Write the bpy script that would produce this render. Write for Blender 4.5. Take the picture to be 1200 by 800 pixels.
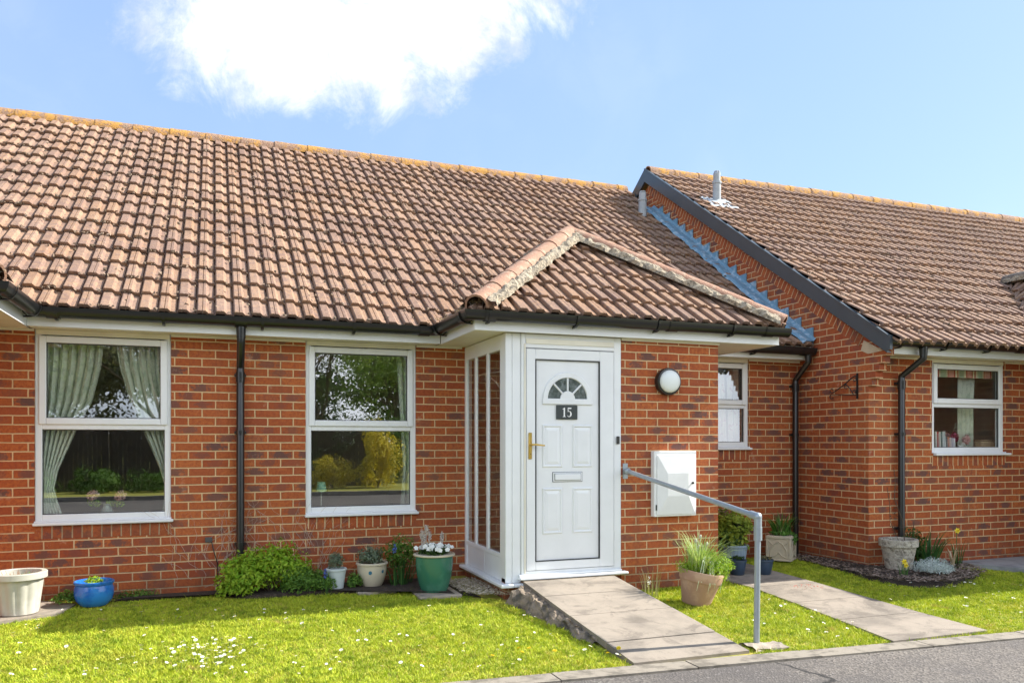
import bpy, math, random
import numpy as np
from mathutils import Vector, Matrix
R=math.radians
rnd=random.Random(7)
sc=bpy.context.scene
for o in list(bpy.data.objects): bpy.data.objects.remove(o)
COL=sc.collection

# ------------------------------------------------------------------ camera
cam=bpy.data.cameras.new('camera'); co=bpy.data.objects.new('camera',cam); COL.objects.link(co)
co.location=(0,0,1.45); co.rotation_euler=(R(90),0,R(-20.4))
cam.sensor_width=36; cam.lens=28.17; cam.shift_y=0.0979; cam.clip_start=.05; cam.clip_end=2000
sc.camera=co

# ------------------------------------------------------------------ light and sky
SUN=Vector((1,-.06,.80)).normalized()
EL=math.asin(SUN.z)
w=bpy.data.worlds.new('World'); sc.world=w; w.use_nodes=True
nt=w.node_tree; nt.nodes.clear()
out=nt.nodes.new('ShaderNodeOutputWorld'); bg=nt.nodes.new('ShaderNodeBackground')
sky=nt.nodes.new('ShaderNodeTexSky'); sky.sky_type='NISHITA'; sky.sun_disc=False
sky.sun_elevation=EL; sky.sun_rotation=math.atan2(SUN.x,SUN.y)
sky.altitude=0; sky.air_density=1.0; sky.dust_density=.7; sky.ozone_density=1.5
bg.inputs['Strength'].default_value=.15
def N(nt,t,**k):
    n=nt.nodes.new(t)
    for a,b in k.items(): setattr(n,a,b)
    return n
def mth(nt,op,*a,clamp=False):
    n=nt.nodes.new('ShaderNodeMath'); n.operation=op; n.use_clamp=clamp
    for i,x in enumerate(a):
        if hasattr(x,'links') or isinstance(x,bpy.types.NodeSocket): nt.links.new(x,n.inputs[i])
        else: n.inputs[i].default_value=x
    return n.outputs[0]
def vdot(nt,v,vec):
    n=nt.nodes.new('ShaderNodeVectorMath'); n.operation='DOT_PRODUCT'
    nt.links.new(v,n.inputs[0]); n.inputs[1].default_value=vec
    return n.outputs['Value']
def smooth(nt,x,a,b):
    n=nt.nodes.new('ShaderNodeMapRange'); n.interpolation_type='SMOOTHSTEP'
    nt.links.new(x,n.inputs['Value']); n.inputs['From Min'].default_value=a; n.inputs['From Max'].default_value=b
    return n.outputs['Result']
def mixc(nt,f,a,b,mode='MIX'):
    n=nt.nodes.new('ShaderNodeMix'); n.data_type='RGBA'; n.blend_type=mode
    for s,x in ((n.inputs[0],f),(n.inputs[6],a),(n.inputs[7],b)):
        if isinstance(x,bpy.types.NodeSocket): nt.links.new(x,s)
        elif isinstance(x,(int,float)): s.default_value=x
        else: s.default_value=(x[0],x[1],x[2],1)
    return n.outputs[2]
def noise(nt,vec,scale,detail=3,rough=.5,dist=0):
    n=nt.nodes.new('ShaderNodeTexNoise'); n.inputs['Scale'].default_value=scale
    n.inputs['Detail'].default_value=detail; n.inputs['Roughness'].default_value=rough; n.inputs['Distortion'].default_value=dist
    if vec is not None: nt.links.new(vec,n.inputs['Vector'])
    return n.outputs['Fac']
def pxdir(x,y):
    a=R(20.4); u=(x-600)/939; v=(517.5-y)/939
    return Vector((math.sin(a)+u*math.cos(a),math.cos(a)-u*math.sin(a),v)).normalized()
tc=N(nt,'ShaderNodeTexCoord'); gv=tc.outputs['Generated']
# one ragged cumulus bank, as a sum of soft lobes in sky directions, broken up by noise
acc=None
for (x,y,r,s) in ((190,30,.06,.8),(655,5,.05,.75),(250,35,.085,1.0),(330,45,.10,1.1),(430,40,.10,1.1),(520,35,.09,1.05),(590,20,.07,.9),(300,95,.06,.85),(470,80,.055,.7),(215,95,.05,.6),(640,-10,.06,.6),(400,-40,.16,1.0),(560,-60,.14,.9),(230,-60,.10,.6)):
    d=pxdir(x,y); c=vdot(nt,gv,d)
    g=mth(nt,'MULTIPLY',mth(nt,'POWER',2.718,mth(nt,'DIVIDE',mth(nt,'SUBTRACT',c,1.0),r*r*.5)),s*.70)
    acc=g if acc is None else mth(nt,'MAXIMUM',acc,g)
n1=noise(nt,gv,10,10,.68,.4); n2=noise(nt,gv,2.2,4,.6)
m=mth(nt,'ADD',acc,mth(nt,'MULTIPLY',mth(nt,'SUBTRACT',n1,.5),1.25))
cl=smooth(nt,m,.26,.74)
# thin high cloud, plus bright fill cloud added out of view
back=mth(nt,'MULTIPLY',smooth(nt,vdot(nt,gv,(.0,-1.0,0)),.05,.5),smooth(nt,vdot(nt,gv,(0,0,1)),.85,.55))      # unseen cloud bank added behind the camera to light the shaded fronts
veil_fill=mth(nt,'MAXIMUM',mth(nt,'MULTIPLY',smooth(nt,n2,.42,.75),.10),mth(nt,'MULTIPLY',mth(nt,'MULTIPLY',back,smooth(nt,n2,.34,.60)),.95))
tot=mth(nt,'MAXIMUM',cl,veil_fill)
skyc=mixc(nt,.68,mixc(nt,1.0,sky.outputs['Color'],(.88,.88,.88),'MULTIPLY'),(1.38,2.02,3.25))
n3=noise(nt,gv,13,9,.68,.5); n4=noise(nt,gv,5,5,.6)
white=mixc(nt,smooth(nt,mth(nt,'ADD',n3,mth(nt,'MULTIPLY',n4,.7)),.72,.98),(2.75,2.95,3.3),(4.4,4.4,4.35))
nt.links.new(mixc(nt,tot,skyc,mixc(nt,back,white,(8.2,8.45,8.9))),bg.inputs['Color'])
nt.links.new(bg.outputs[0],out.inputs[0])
sl=bpy.data.lights.new('sun','SUN'); so=bpy.data.objects.new('sun',sl); COL.objects.link(so)
sl.energy=5.0; sl.angle=R(.55); sl.color=(1,.95,.87)
so.rotation_euler=SUN.to_track_quat('Z','Y').to_euler(); so.location=(20,-5,20)
vs=sc.view_settings; vs.view_transform='Standard'; vs.look='None'; vs.gamma=1; vs.use_curve_mapping=False
vs.exposure=1.1
sc.cycles.max_bounces=8; sc.cycles.transparent_max_bounces=16

# ------------------------------------------------------------------ mesh helpers
class MB:
    def __init__(s): s.v=[]; s.f=[]; s.uv={}
    def add(s,vs,fs,uvs=None):
        b=len(s.v); s.v+= [tuple(p) for p in vs]
        for i,f in enumerate(fs):
            if uvs: s.uv[len(s.f)]=uvs[i]
            s.f.append(tuple(b+k for k in f))
        return s
    def box(s,x0,x1,y0,y1,z0,z1):
        return s.add([(x,y,z) for z in (z0,z1) for y in (y0,y1) for x in (x0,x1)],
            [(0,2,3,1),(4,5,7,6),(0,1,5,4),(2,6,7,3),(0,4,6,2),(1,3,7,5)])
    def bbox(s,x0,x1,y0,y1,z0,z1,b=.004):
        """box with chamfered edges"""
        V=[];idx={}
        for i,x in enumerate((x0,x1)):
            for j,y in enumerate((y0,y1)):
                for k,z in enumerate((z0,z1)):
                    sx,sy,sz=(1-2*i)*b,(1-2*j)*b,(1-2*k)*b
                    for a,p in enumerate(((x,y+sy,z+sz),(x+sx,y,z+sz),(x+sx,y+sy,z))):
                        idx[(i,j,k,a)]=len(V); V.append(p)
        F=[]
        for i in (0,1):
            F.append([idx[(i,0,0,0)],idx[(i,1,0,0)],idx[(i,1,1,0)],idx[(i,0,1,0)]])
            F.append([idx[(0,i,0,1)],idx[(1,i,0,1)],idx[(1,i,1,1)],idx[(0,i,1,1)]])
            F.append([idx[(0,0,i,2)],idx[(1,0,i,2)],idx[(1,1,i,2)],idx[(0,1,i,2)]])
        for a in (0,1):
            for b2 in (0,1):
                F.append([idx[(a,b2,0,0)],idx[(a,b2,1,0)],idx[(a,b2,1,1)],idx[(a,b2,0,1)]])
                F.append([idx[(a,0,b2,0)],idx[(a,1,b2,0)],idx[(a,1,b2,2)],idx[(a,0,b2,2)]])
                F.append([idx[(0,a,b2,1)],idx[(1,a,b2,1)],idx[(1,a,b2,2)],idx[(0,a,b2,2)]])
        for i in (0,1):
            for j in (0,1):
                for k in (0,1): F.append([idx[(i,j,k,0)],idx[(i,j,k,1)],idx[(i,j,k,2)]])
        s.fix=True
        return s.add(V,F)
    def tube(s,pts,r,seg=12,cap=True,r2=None):
        pts=[Vector(p) for p in pts]; n=len(pts)
        rr=r if isinstance(r,(list,tuple)) else [r+( (r2-r)*i/(n-1) if r2 is not None else 0) for i in range(n)]
        t0=(pts[1]-pts[0]).normalized(); up=Vector((0,0,1)) if abs(t0.z)<.9 else Vector((1,0,0))
        nx=t0.cross(up).normalized(); V=[];F=[]
        for i,p in enumerate(pts):
            t=((pts[min(i+1,n-1)]-p).normalized()+(p-pts[max(i-1,0)]).normalized())
            t=t.normalized() if t.length>1e-6 else t0
            nx=(nx-t*nx.dot(t)).normalized(); ny=t.cross(nx)
            for k in range(seg):
                a=2*math.pi*k/seg; V.append(p+(nx*math.cos(a)+ny*math.sin(a))*rr[i])
        for i in range(n-1):
            for k in range(seg):
                k2=(k+1)%seg; F.append((i*seg+k,i*seg+k2,(i+1)*seg+k2,(i+1)*seg+k))
        if cap: F.append(tuple(range(seg-1,-1,-1))); F.append(tuple((n-1)*seg+k for k in range(seg)))
        return s.add(V,F)
    def lathe(s,prof,c=(0,0,0),seg=32,fn=None):
        V=[];F=[];n=len(prof)
        for (r,z) in prof:
            for k in range(seg):
                a=2*math.pi*k/seg; q=r*(fn(a,z) if fn else 1)
                V.append((c[0]+q*math.cos(a),c[1]+q*math.sin(a),c[2]+z))
        for i in range(n-1):
            for k in range(seg):
                k2=(k+1)%seg; F.append((i*seg+k,i*seg+k2,(i+1)*seg+k2,(i+1)*seg+k))
        F.append(tuple(range(seg-1,-1,-1))); F.append(tuple((n-1)*seg+k for k in range(seg)))
        return s.add(V,F)
    def prism(s,poly,d):
        """closed polygon of 3D points extruded by vector d"""
        n=len(poly); P=[Vector(p) for p in poly]; d=Vector(d)
        return s.add(P+[p+d for p in P],[tuple(range(n-1,-1,-1)),tuple(range(n,2*n))]+[(i,(i+1)%n,n+(i+1)%n,n+i) for i in range(n)])
    def quad(s,*p): return s.add(p,[tuple(range(len(p)))])
    def sphere(s,c,r,seg=12,sz=1,rings=8):
        V=[(c[0],c[1],c[2]-r*sz)];F=[]
        for i in range(1,rings):
            t=math.pi*i/rings
            for k in range(seg):
                a=2*math.pi*k/seg; V.append((c[0]+r*math.sin(t)*math.cos(a),c[1]+r*math.sin(t)*math.sin(a),c[2]-r*sz*math.cos(t)))
        V.append((c[0],c[1],c[2]+r*sz)); m=len(V)-1
        for k in range(seg):
            F.append((0,1+(k+1)%seg,1+k)); F.append((m,1+(rings-2)*seg+k,1+(rings-2)*seg+(k+1)%seg))
            for i in range(rings-2): F.append((1+i*seg+k,1+i*seg+(k+1)%seg,1+(i+1)*seg+(k+1)%seg,1+(i+1)*seg+k))
        return s.add(V,F)
    def build(s,name,mat,parent=None,smooth=False,swap=False,at=None):
        L=Vector((0,0,0))
        if parent is not None:
            q=parent
            while q.parent: q=q.parent
            L=Vector(q.get('_loc',(0,0,0)))
        if at is not None: L=Vector(at)
        me=bpy.data.meshes.new(name)
        me.from_pydata([(p[0]-L.x,p[1]-L.y,p[2]-L.z) for p in s.v],[],s.f)
        ul=me.uv_layers.new(name='UVMap'); data=[0.0]*(2*len(me.loops))
        for p in me.polygons:
            n=p.normal; cu=s.uv.get(p.index)
            for j,li in enumerate(p.loop_indices):
                if cu: u,v=cu[j]
                else:
                    x,y,z=s.v[me.loops[li].vertex_index]
                    if abs(n.x)>=abs(n.y) and abs(n.x)>=abs(n.z): u,v=y,z
                    elif abs(n.y)>=abs(n.z): u,v=x,z
                    else: u,v=x,y
                    if swap: u,v=v,u
                data[2*li]=u; data[2*li+1]=v
        ul.data.foreach_set('uv',data)
        if getattr(s,'fix',False):
            import bmesh
            bm=bmesh.new(); bm.from_mesh(me); bmesh.ops.recalc_face_normals(bm,faces=bm.faces); bm.to_mesh(me); bm.free()
        if mat: me.materials.append(mat)
        if smooth:
            me.polygons.foreach_set('use_smooth',[True]*len(me.polygons))
            try: me.set_sharp_from_angle(angle=R(40))
            except Exception: pass
        o=bpy.data.objects.new(name,me); COL.objects.link(o)
        if parent is not None: o.parent=parent
        if at is not None: o.location=L; o['_loc']=tuple(L)
        return o
def thing(name,label,cat,loc=(0,0,0),group=None):
    o=bpy.data.objects.new(name,None); COL.objects.link(o); o.location=loc; o['_loc']=tuple(loc)
    o.empty_display_size=.1; return tag(o,label,cat,group)
def tag(o,label,cat,group=None,kind=None):
    if label: o['label']=label
    if cat: o['category']=cat
    if group: o['group']=group
    if kind: o['kind']=kind
    return o
def struct(o): o['kind']='structure'; return o
def move(root,loc,rz=0,tilt=None):
    root.location=loc; root.rotation_euler=(tilt[0] if tilt else 0,tilt[1] if tilt else 0,rz); return root
def copy_tree(o,parent=None):
    c=o.copy(); COL.objects.link(c); c.parent=parent
    for ch in list(o.children): copy_tree(ch,c)
    return c

# ------------------------------------------------------------------ materials
def newmat(name):
    m=bpy.data.materials.new(name); m.use_nodes=True; t=m.node_tree; t.nodes.clear()
    o=N(t,'ShaderNodeOutputMaterial'); p=N(t,'ShaderNodeBsdfPrincipled'); t.links.new(p.outputs[0],o.inputs[0])
    return m,t,p
def bumpn(t,p,h,dist,strength=1):
    b=N(t,'ShaderNodeBump'); b.inputs['Distance'].default_value=dist; b.inputs['Strength'].default_value=strength
    t.links.new(h,b.inputs['Height']); t.links.new(b.outputs[0],p.inputs['Normal']); return b
def mat(name,c,rough=.6,var=.12,scale=6,bump=0,bs=60,metal=0,c2=None,spec=.5,c2lo=.45,c2hi=.65):
    m,t,p=newmat(name); ob=N(t,'ShaderNodeTexCoord').outputs['Object']
    n=noise(t,ob,scale,5,.6)
    if c2 is None: c2=tuple(x*(1-2.2*var) for x in c); lo,hi=.35,.75
    else: lo,hi=c2lo,c2hi
    t.links.new(mixc(t,smooth(t,n,lo,hi),c,c2),p.inputs['Base Color'])
    p.inputs['Roughness'].default_value=rough; p.inputs['Metallic'].default_value=metal; p.inputs['Specular IOR Level'].default_value=spec
    if bump: bumpn(t,p,noise(t,ob,bs,4,.6),bump)
    return m
def brick_mat(name='brick',tint=(1,1,1)):
    m,t,p=newmat(name); tcn=N(t,'ShaderNodeTexCoord'); uv=tcn.outputs['UV']; ob=tcn.outputs['Object']
    sp=N(t,'ShaderNodeSeparateXYZ'); t.links.new(uv,sp.inputs[0])
    wob=mth(t,'MULTIPLY',mth(t,'SUBTRACT',noise(t,ob,9,3),.5),.008)
    U=mth(t,'ADD',mth(t,'ADD',sp.outputs[0],10.0),wob); V=mth(t,'ADD',mth(t,'ADD',sp.outputs[1],-.018+7.5),wob)
    v=mth(t,'DIVIDE',V,.075); row=mth(t,'FLOOR',v); fv=mth(t,'FRACT',v)
    uu=mth(t,'ADD',mth(t,'DIVIDE',U,.225),mth(t,'MULTIPLY',mth(t,'MODULO',row,2.0),.5)); col=mth(t,'FLOOR',uu); fu=mth(t,'FRACT',uu)
    du=mth(t,'MULTIPLY',mth(t,'MINIMUM',fu,mth(t,'SUBTRACT',1.0,fu)),.225)
    dv=mth(t,'MULTIPLY',mth(t,'MINIMUM',fv,mth(t,'SUBTRACT',1.0,fv)),.075)
    d=mth(t,'MINIMUM',du,dv); rag=mth(t,'MULTIPLY',mth(t,'SUBTRACT',noise(t,ob,90,3,.6),.5),.005)
    mask=smooth(t,mth(t,'ADD',d,rag),.0042,.0068)
    cb=N(t,'ShaderNodeCombineXYZ'); t.links.new(col,cb.inputs[0]); t.links.new(row,cb.inputs[1])
    wn=N(t,'ShaderNodeTexWhiteNoise'); wn.noise_dimensions='2D'; t.links.new(cb.outputs[0],wn.inputs['Vector'])
    rs=N(t,'ShaderNodeSeparateColor'); t.links.new(wn.outputs['Color'],rs.inputs[0]); r1,r2,r3=rs.outputs
    ramp=N(t,'ShaderNodeValToRGB'); t.links.new(r1,ramp.inputs[0]); e=ramp.color_ramp.elements
    cols=((0,(.36,.094,.027)),(.3,(.43,.118,.033)),(.55,(.48,.145,.042)),(.8,(.40,.102,.033)),(1,(.31,.082,.033)))
    e[0].position=0; e[0].color=(*cols[0][1],1); e[1].position=1; e[1].color=(*cols[-1][1],1)
    for q,c in cols[1:-1]: k=e.new(q); k.color=(*c,1)
    n=noise(t,ob,38,5,.65); fine=noise(t,ob,260,3,.6)
    base=mixc(t,smooth(t,n,.3,.75),ramp.outputs[0],(.27,.062,.026))
    base=mixc(t,mth(t,'MULTIPLY',smooth(t,fine,.55,.75),.35),base,(.45,.17,.08))
    # flashed (purple-grey) centres on about 40% of the bricks
    cx=mth(t,'ABSOLUTE',mth(t,'SUBTRACT',fu,.5)); cy=mth(t,'ABSOLUTE',mth(t,'SUBTRACT',fv,.5))
    el=mth(t,'ADD',mth(t,'MULTIPLY',cx,mth(t,'ADD',1.15,mth(t,'MULTIPLY',r3,1.0))),mth(t,'MULTIPLY',cy,.75))
    patch=smooth(t,mth(t,'SUBTRACT',mth(t,'ADD',1.08,mth(t,'MULTIPLY',mth(t,'SUBTRACT',noise(t,ob,26,6,.7,.5),.5),2.6)),el),.25,.75)
    pm=mth(t,'MULTIPLY',mth(t,'MULTIPLY',patch,smooth(t,r2,.48,.92)),.85)
    base=mixc(t,pm,base,mixc(t,r3,(.085,.058,.058),(.16,.075,.060)))
    base=mixc(t,mth(t,'MULTIPLY',smooth(t,r3,.55,1.0),.35),base,(.25,.045,.022))
    base=mixc(t,mth(t,'MULTIPLY',smooth(t,noise(t,ob,.9,4,.6),.45,.75),.22),base,(.55,.19,.06))
    # fine white efflorescence specks
    ef=mth(t,'MULTIPLY',smooth(t,noise(t,ob,120,3,.6),.62,.72),smooth(t,noise(t,ob,2.2,3),.48,.7))
    base=mixc(t,mth(t,'MULTIPLY',ef,.6),base,(.5,.42,.36))
    mort=mixc(t,noise(t,ob,45,3),(.57,.38,.20),(.67,.48,.28))
    lowd=smooth(t,sp.outputs[1],.42,.12)
    mort=mixc(t,mth(t,'MULTIPLY',lowd,.5),mort,(.25,.2,.14))
    cc=mixc(t,mask,mort,base)
    # damp, grimy lowest courses
    cc=mixc(t,mth(t,'MULTIPLY',mth(t,'MULTIPLY',lowd,smooth(t,noise(t,ob,7,4),.3,.7)),.45),cc,(.10,.05,.035))
    mp=N(t,'ShaderNodeMapping'); mp.inputs['Scale'].default_value=(5,5,.5); t.links.new(ob,mp.inputs[0])
    cc=mixc(t,mth(t,'MULTIPLY',smooth(t,noise(t,mp.outputs[0],1.6,5,.6),.52,.74),.30),cc,(.16,.075,.045))
    cc=mixc(t,mth(t,'MULTIPLY',smooth(t,noise(t,ob,5.5,5,.7),.62,.74),.35),cc,(.62,.44,.30))
    cc=mixc(t,1.0,cc,tint,'MULTIPLY')
    t.links.new(cc,p.inputs['Base Color']); p.inputs['Roughness'].default_value=.88; p.inputs['Specular IOR Level'].default_value=.25
    h=mth(t,'ADD',mask,mth(t,'ADD',mth(t,'MULTIPLY',noise(t,ob,110,4,.65),.30),mth(t,'MULTIPLY',r3,.25)))
    bumpn(t,p,h,.006,.9)
    return m
def tile_mat():
    m,t,p=newmat('roof_tile_clay'); tcn=N(t,'ShaderNodeTexCoord'); ob=tcn.outputs['Object']
    sp=N(t,'ShaderNodeSeparateXYZ'); t.links.new(tcn.outputs['UV'],sp.inputs[0])
    cb=N(t,'ShaderNodeCombineXYZ'); t.links.new(mth(t,'FLOOR',mth(t,'MULTIPLY',sp.outputs[0],.5)),cb.inputs[0]); t.links.new(mth(t,'FLOOR',sp.outputs[1]),cb.inputs[1])
    wn=N(t,'ShaderNodeTexWhiteNoise'); wn.noise_dimensions='2D'; t.links.new(cb.outputs[0],wn.inputs['Vector'])
    rs=N(t,'ShaderNodeSeparateColor'); t.links.new(wn.outputs['Color'],rs.inputs[0]); r1,r2,r3=rs.outputs
    base=mixc(t,r1,(.285,.165,.095),(.365,.232,.148))
    big=noise(t,ob,1.3,4,.6); mid=noise(t,ob,17,6,.7,.4); fine=noise(t,ob,130,4,.65)
    base=mixc(t,mth(t,'MULTIPLY',smooth(t,mth(t,'ADD',mid,mth(t,'MULTIPLY',r2,.18)),.50,.66),.8),base,(.20,.13,.105))
    base=mixc(t,mth(t,'MULTIPLY',smooth(t,big,.4,.7),.35),base,(.34,.23,.17))
    base=mixc(t,mth(t,'MULTIPLY',smooth(t,noise(t,ob,48,4,.7),.57,.64),.6),base,(.40,.32,.24))
    base=mixc(t,mth(t,'MULTIPLY',smooth(t,noise(t,ob,70,3,.7),.60,.66),.85),base,(.07,.05,.035))
    base=mixc(t,mth(t,'MULTIPLY',smooth(t,fine,.35,.8),.3),base,(.19,.10,.07))
    st_=noise(t,ob,2.4,5,.65); base=mixc(t,mth(t,'MULTIPLY',smooth(t,st_,.52,.72),.45),base,(.15,.095,.065))
    t.links.new(base,p.inputs['Base Color']); p.inputs['Roughness'].default_value=.9; p.inputs['Specular IOR Level'].default_value=.25
    bumpn(t,p,mth(t,'ADD',mid,mth(t,'MULTIPLY',fine,.5)),.010,.8)
    return m
def glass_mat(name='window_glass',refl=.27,tintc=(.95,.97,.96)):
    m,t,p=newmat(name); t.nodes.remove(p); o=[n for n in t.nodes if n.type=='OUTPUT_MATERIAL'][0]
    tr=N(t,'ShaderNodeBsdfTransparent'); tr.inputs[0].default_value=(*tintc,1)
    gl=N(t,'ShaderNodeBsdfGlossy'); gl.inputs['Roughness'].default_value=.0; gl.inputs[0].default_value=(.95,.97,1,1)
    fr=N(t,'ShaderNodeLayerWeight'); fr.inputs[0].default_value=.5
    ob=N(t,'ShaderNodeTexCoord').outputs['Object']
    b=N(t,'ShaderNodeBump'); b.inputs['Distance'].default_value=.0011; b.inputs['Strength'].default_value=.3
    t.links.new(noise(t,ob,2.2,1,.3),b.inputs['Height']); t.links.new(b.outputs[0],gl.inputs['Normal'])
    mx=N(t,'ShaderNodeMixShader'); t.links.new(mth(t,'MULTIPLY',mth(t,'ADD',mth(t,'MULTIPLY',mth(t,'POWER',fr.outputs['Facing'],5.0),.8),refl,clamp=True),mth(t,'SUBTRACT',1.0,N(t,'ShaderNodeNewGeometry').outputs['Backfacing'])),mx.inputs[0])
    t.links.new(tr.outputs[0],mx.inputs[1]); t.links.new(gl.outputs[0],mx.inputs[2]); t.links.new(mx.outputs[0],o.inputs[0]); return m
def leaf_mat(name,c1,c2,trans=.35,rough=.5):
    """per-leaf colour taken from the leaf's own random value (UV.x)"""
    m,t,p=newmat(name); o=[n for n in t.nodes if n.type=='OUTPUT_MATERIAL'][0]
    sp=N(t,'ShaderNodeSeparateXYZ'); t.links.new(N(t,'ShaderNodeTexCoord').outputs['UV'],sp.inputs[0])
    c=mixc(t,sp.outputs[0],c1,c2); t.links.new(c,p.inputs['Base Color']); p.inputs['Roughness'].default_value=rough; p.inputs['Specular IOR Level'].default_value=.3
    tl=N(t,'ShaderNodeBsdfTranslucent'); t.links.new(mixc(t,1.0,c,(1.0,1.0,.5),'MULTIPLY'),tl.inputs[0])
    mx=N(t,'ShaderNodeMixShader'); mx.inputs[0].default_value=trans; t.links.new(p.outputs[0],mx.inputs[1]); t.links.new(tl.outputs[0],mx.inputs[2]); t.links.new(mx.outputs[0],o.inputs[0])
    return m
BR=brick_mat(); TILE=tile_mat(); GLASS=glass_mat()
WH=mat('white_upvc',(.76,.78,.79),.32,.03,3)
CREAM=mat('weathered_white_paint',(.74,.71,.60),.5,.05,4)
BLK=mat('black_pvc',(.011,.012,.013),.28,.1,8,spec=.6)
SLATE=mat('dark_grey_bargeboard',(.045,.062,.075),.35,.08,4)
LEAD=mat('blue_grey_lead',(.15,.28,.38),.55,.0,14,.008,22,c2=(.33,.44,.52),c2lo=.5,c2hi=.62)
CONC=mat('concrete_slab',(.36,.30,.235),.9,.1,5,.003,180,c2=(.22,.19,.155))
HAUNCH=mat('mortar_haunch',(.27,.21,.15),.95,.1,9,.02,30,c2=(.10,.085,.065))
MORT=mat('rough_mortar',(.42,.35,.25),.95,.1,30,.03,40,c2=(.16,.135,.10),c2lo=.42,c2hi=.66)
KERBM=mat('kerb_concrete',(.27,.235,.185),.9,.1,9,.004,120,c2=(.15,.13,.10))
HIPM=mat('hip_tile_terracotta',(.33,.18,.115),.88,.1,14,.008,60,c2=(.40,.29,.20),c2lo=.5,c2hi=.68)
SOIL=mat('dark_soil',(.035,.024,.016),.95,.1,30,.02,60,c2=(.07,.05,.035))
PLAST=mat('room_plaster',(.72,.67,.56),.8,.03,3)
GALV=mat('galvanised_steel',(.36,.41,.44),.42,.06,12,metal=.55)
PIPEG=mat('grey_vent_pvc',(.34,.37,.39),.5,.08,9)
def ridge_mat():
    m,t,p=newmat('ridge_tile_lichen'); ob=N(t,'ShaderNodeTexCoord').outputs['Object']
    n=noise(t,ob,7,6,.7,.3); f=noise(t,ob,40,5,.7)
    b=mixc(t,smooth(t,f,.3,.7),(.27,.14,.09),(.36,.25,.17))
    b=mixc(t,smooth(t,mth(t,'ADD',n,mth(t,'MULTIPLY',f,.35)),.62,.76),b,(.52,.27,.06))
    b=mixc(t,smooth(t,noise(t,ob,22,4,.7),.6,.68),b,(.20,.17,.12))
    t.links.new(b,p.inputs['Base Color']); p.inputs['Roughness'].default_value=.95; bumpn(t,p,mth(t,'ADD',f,n),.02,1); return m
RIDGE=ridge_mat()
def asphalt_mat():
    m,t,p=newmat('asphalt'); ob=N(t,'ShaderNodeTexCoord').outputs['Object']
    v=N(t,'ShaderNodeTexVoronoi'); v.inputs['Scale'].default_value=75; t.links.new(ob,v.inputs['Vector'])
    rs=N(t,'ShaderNodeSeparateColor'); t.links.new(v.outputs['Color'],rs.inputs[0])
    b=mixc(t,rs.outputs[0],(.060,.052,.045),(.215,.187,.155)); b=mixc(t,smooth(t,noise(t,ob,1.1,5,.6),.35,.7),b,(.085,.075,.068))
    b=mixc(t,mth(t,'MULTIPLY',smooth(t,rs.outputs[1],.93,.97),.3),b,(.34,.31,.28))
    v2=N(t,'ShaderNodeTexVoronoi'); v2.feature='DISTANCE_TO_EDGE'; v2.inputs['Scale'].default_value=.28
    mp=N(t,'ShaderNodeVectorMath'); mp.operation='ADD'; nz=N(t,'ShaderNodeTexNoise'); nz.inputs['Scale'].default_value=1.6; nz.inputs['Detail'].default_value=5
    t.links.new(ob,nz.inputs['Vector']); t.links.new(ob,mp.inputs[0]); t.links.new(nz.outputs['Color'],mp.inputs[1]); t.links.new(mp.outputs[0],v2.inputs['Vector'])
    b=mixc(t,smooth(t,v2.outputs['Distance'],.009,.003),b,(.02,.018,.016))
    t.links.new(b,p.inputs['Base Color']); p.inputs['Roughness'].default_value=.9
    bumpn(t,p,v.outputs['Distance'],.006,.8); return m
ASPH=asphalt_mat()
def grass_mat():
    m,t,p=newmat('lawn_blades'); o=[n for n in t.nodes if n.type=='OUTPUT_MATERIAL'][0]
    tcn=N(t,'ShaderNodeTexCoord'); sp=N(t,'ShaderNodeSeparateXYZ'); t.links.new(tcn.outputs['UV'],sp.inputs[0]); ob=tcn.outputs['Object']
    c=mixc(t,sp.outputs[0],(.30,.42,.02),(.62,.63,.07))
    c=mixc(t,mth(t,'MULTIPLY',smooth(t,noise(t,ob,1.7,4,.6),.5,.72),.55),c,(.44,.39,.07))
    c=mixc(t,mth(t,'MULTIPLY',smooth(t,noise(t,ob,13,4,.7),.48,.62),.65),c,(.11,.21,.015))
    c=mixc(t,mth(t,'MULTIPLY',smooth(t,noise(t,ob,6,5,.7),.60,.70),.75),c,(.52,.38,.14))
    c=mixc(t,mth(t,'MULTIPLY',smooth(t,noise(t,ob,4.5,3,.6),.48,.7),.5),c,(.13,.22,.012))
    t.links.new(c,p.inputs['Base Color']); p.inputs['Roughness'].default_value=.6; p.inputs['Specular IOR Level'].default_value=.15
    tl=N(t,'ShaderNodeBsdfTranslucent'); t.links.new(mixc(t,1.0,c,(1.0,1.0,.45),'MULTIPLY'),tl.inputs[0])
    mx=N(t,'ShaderNodeMixShader'); mx.inputs[0].default_value=.22; t.links.new(p.outputs[0],mx.inputs[1]); t.links.new(tl.outputs[0],mx.inputs[2]); t.links.new(mx.outputs[0],o.inputs[0]); return m
GRASS=grass_mat(); TURF=mat('turf_earth',(.26,.27,.03),.95,.1,9,.01,50,c2=(.40,.32,.05))

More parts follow.
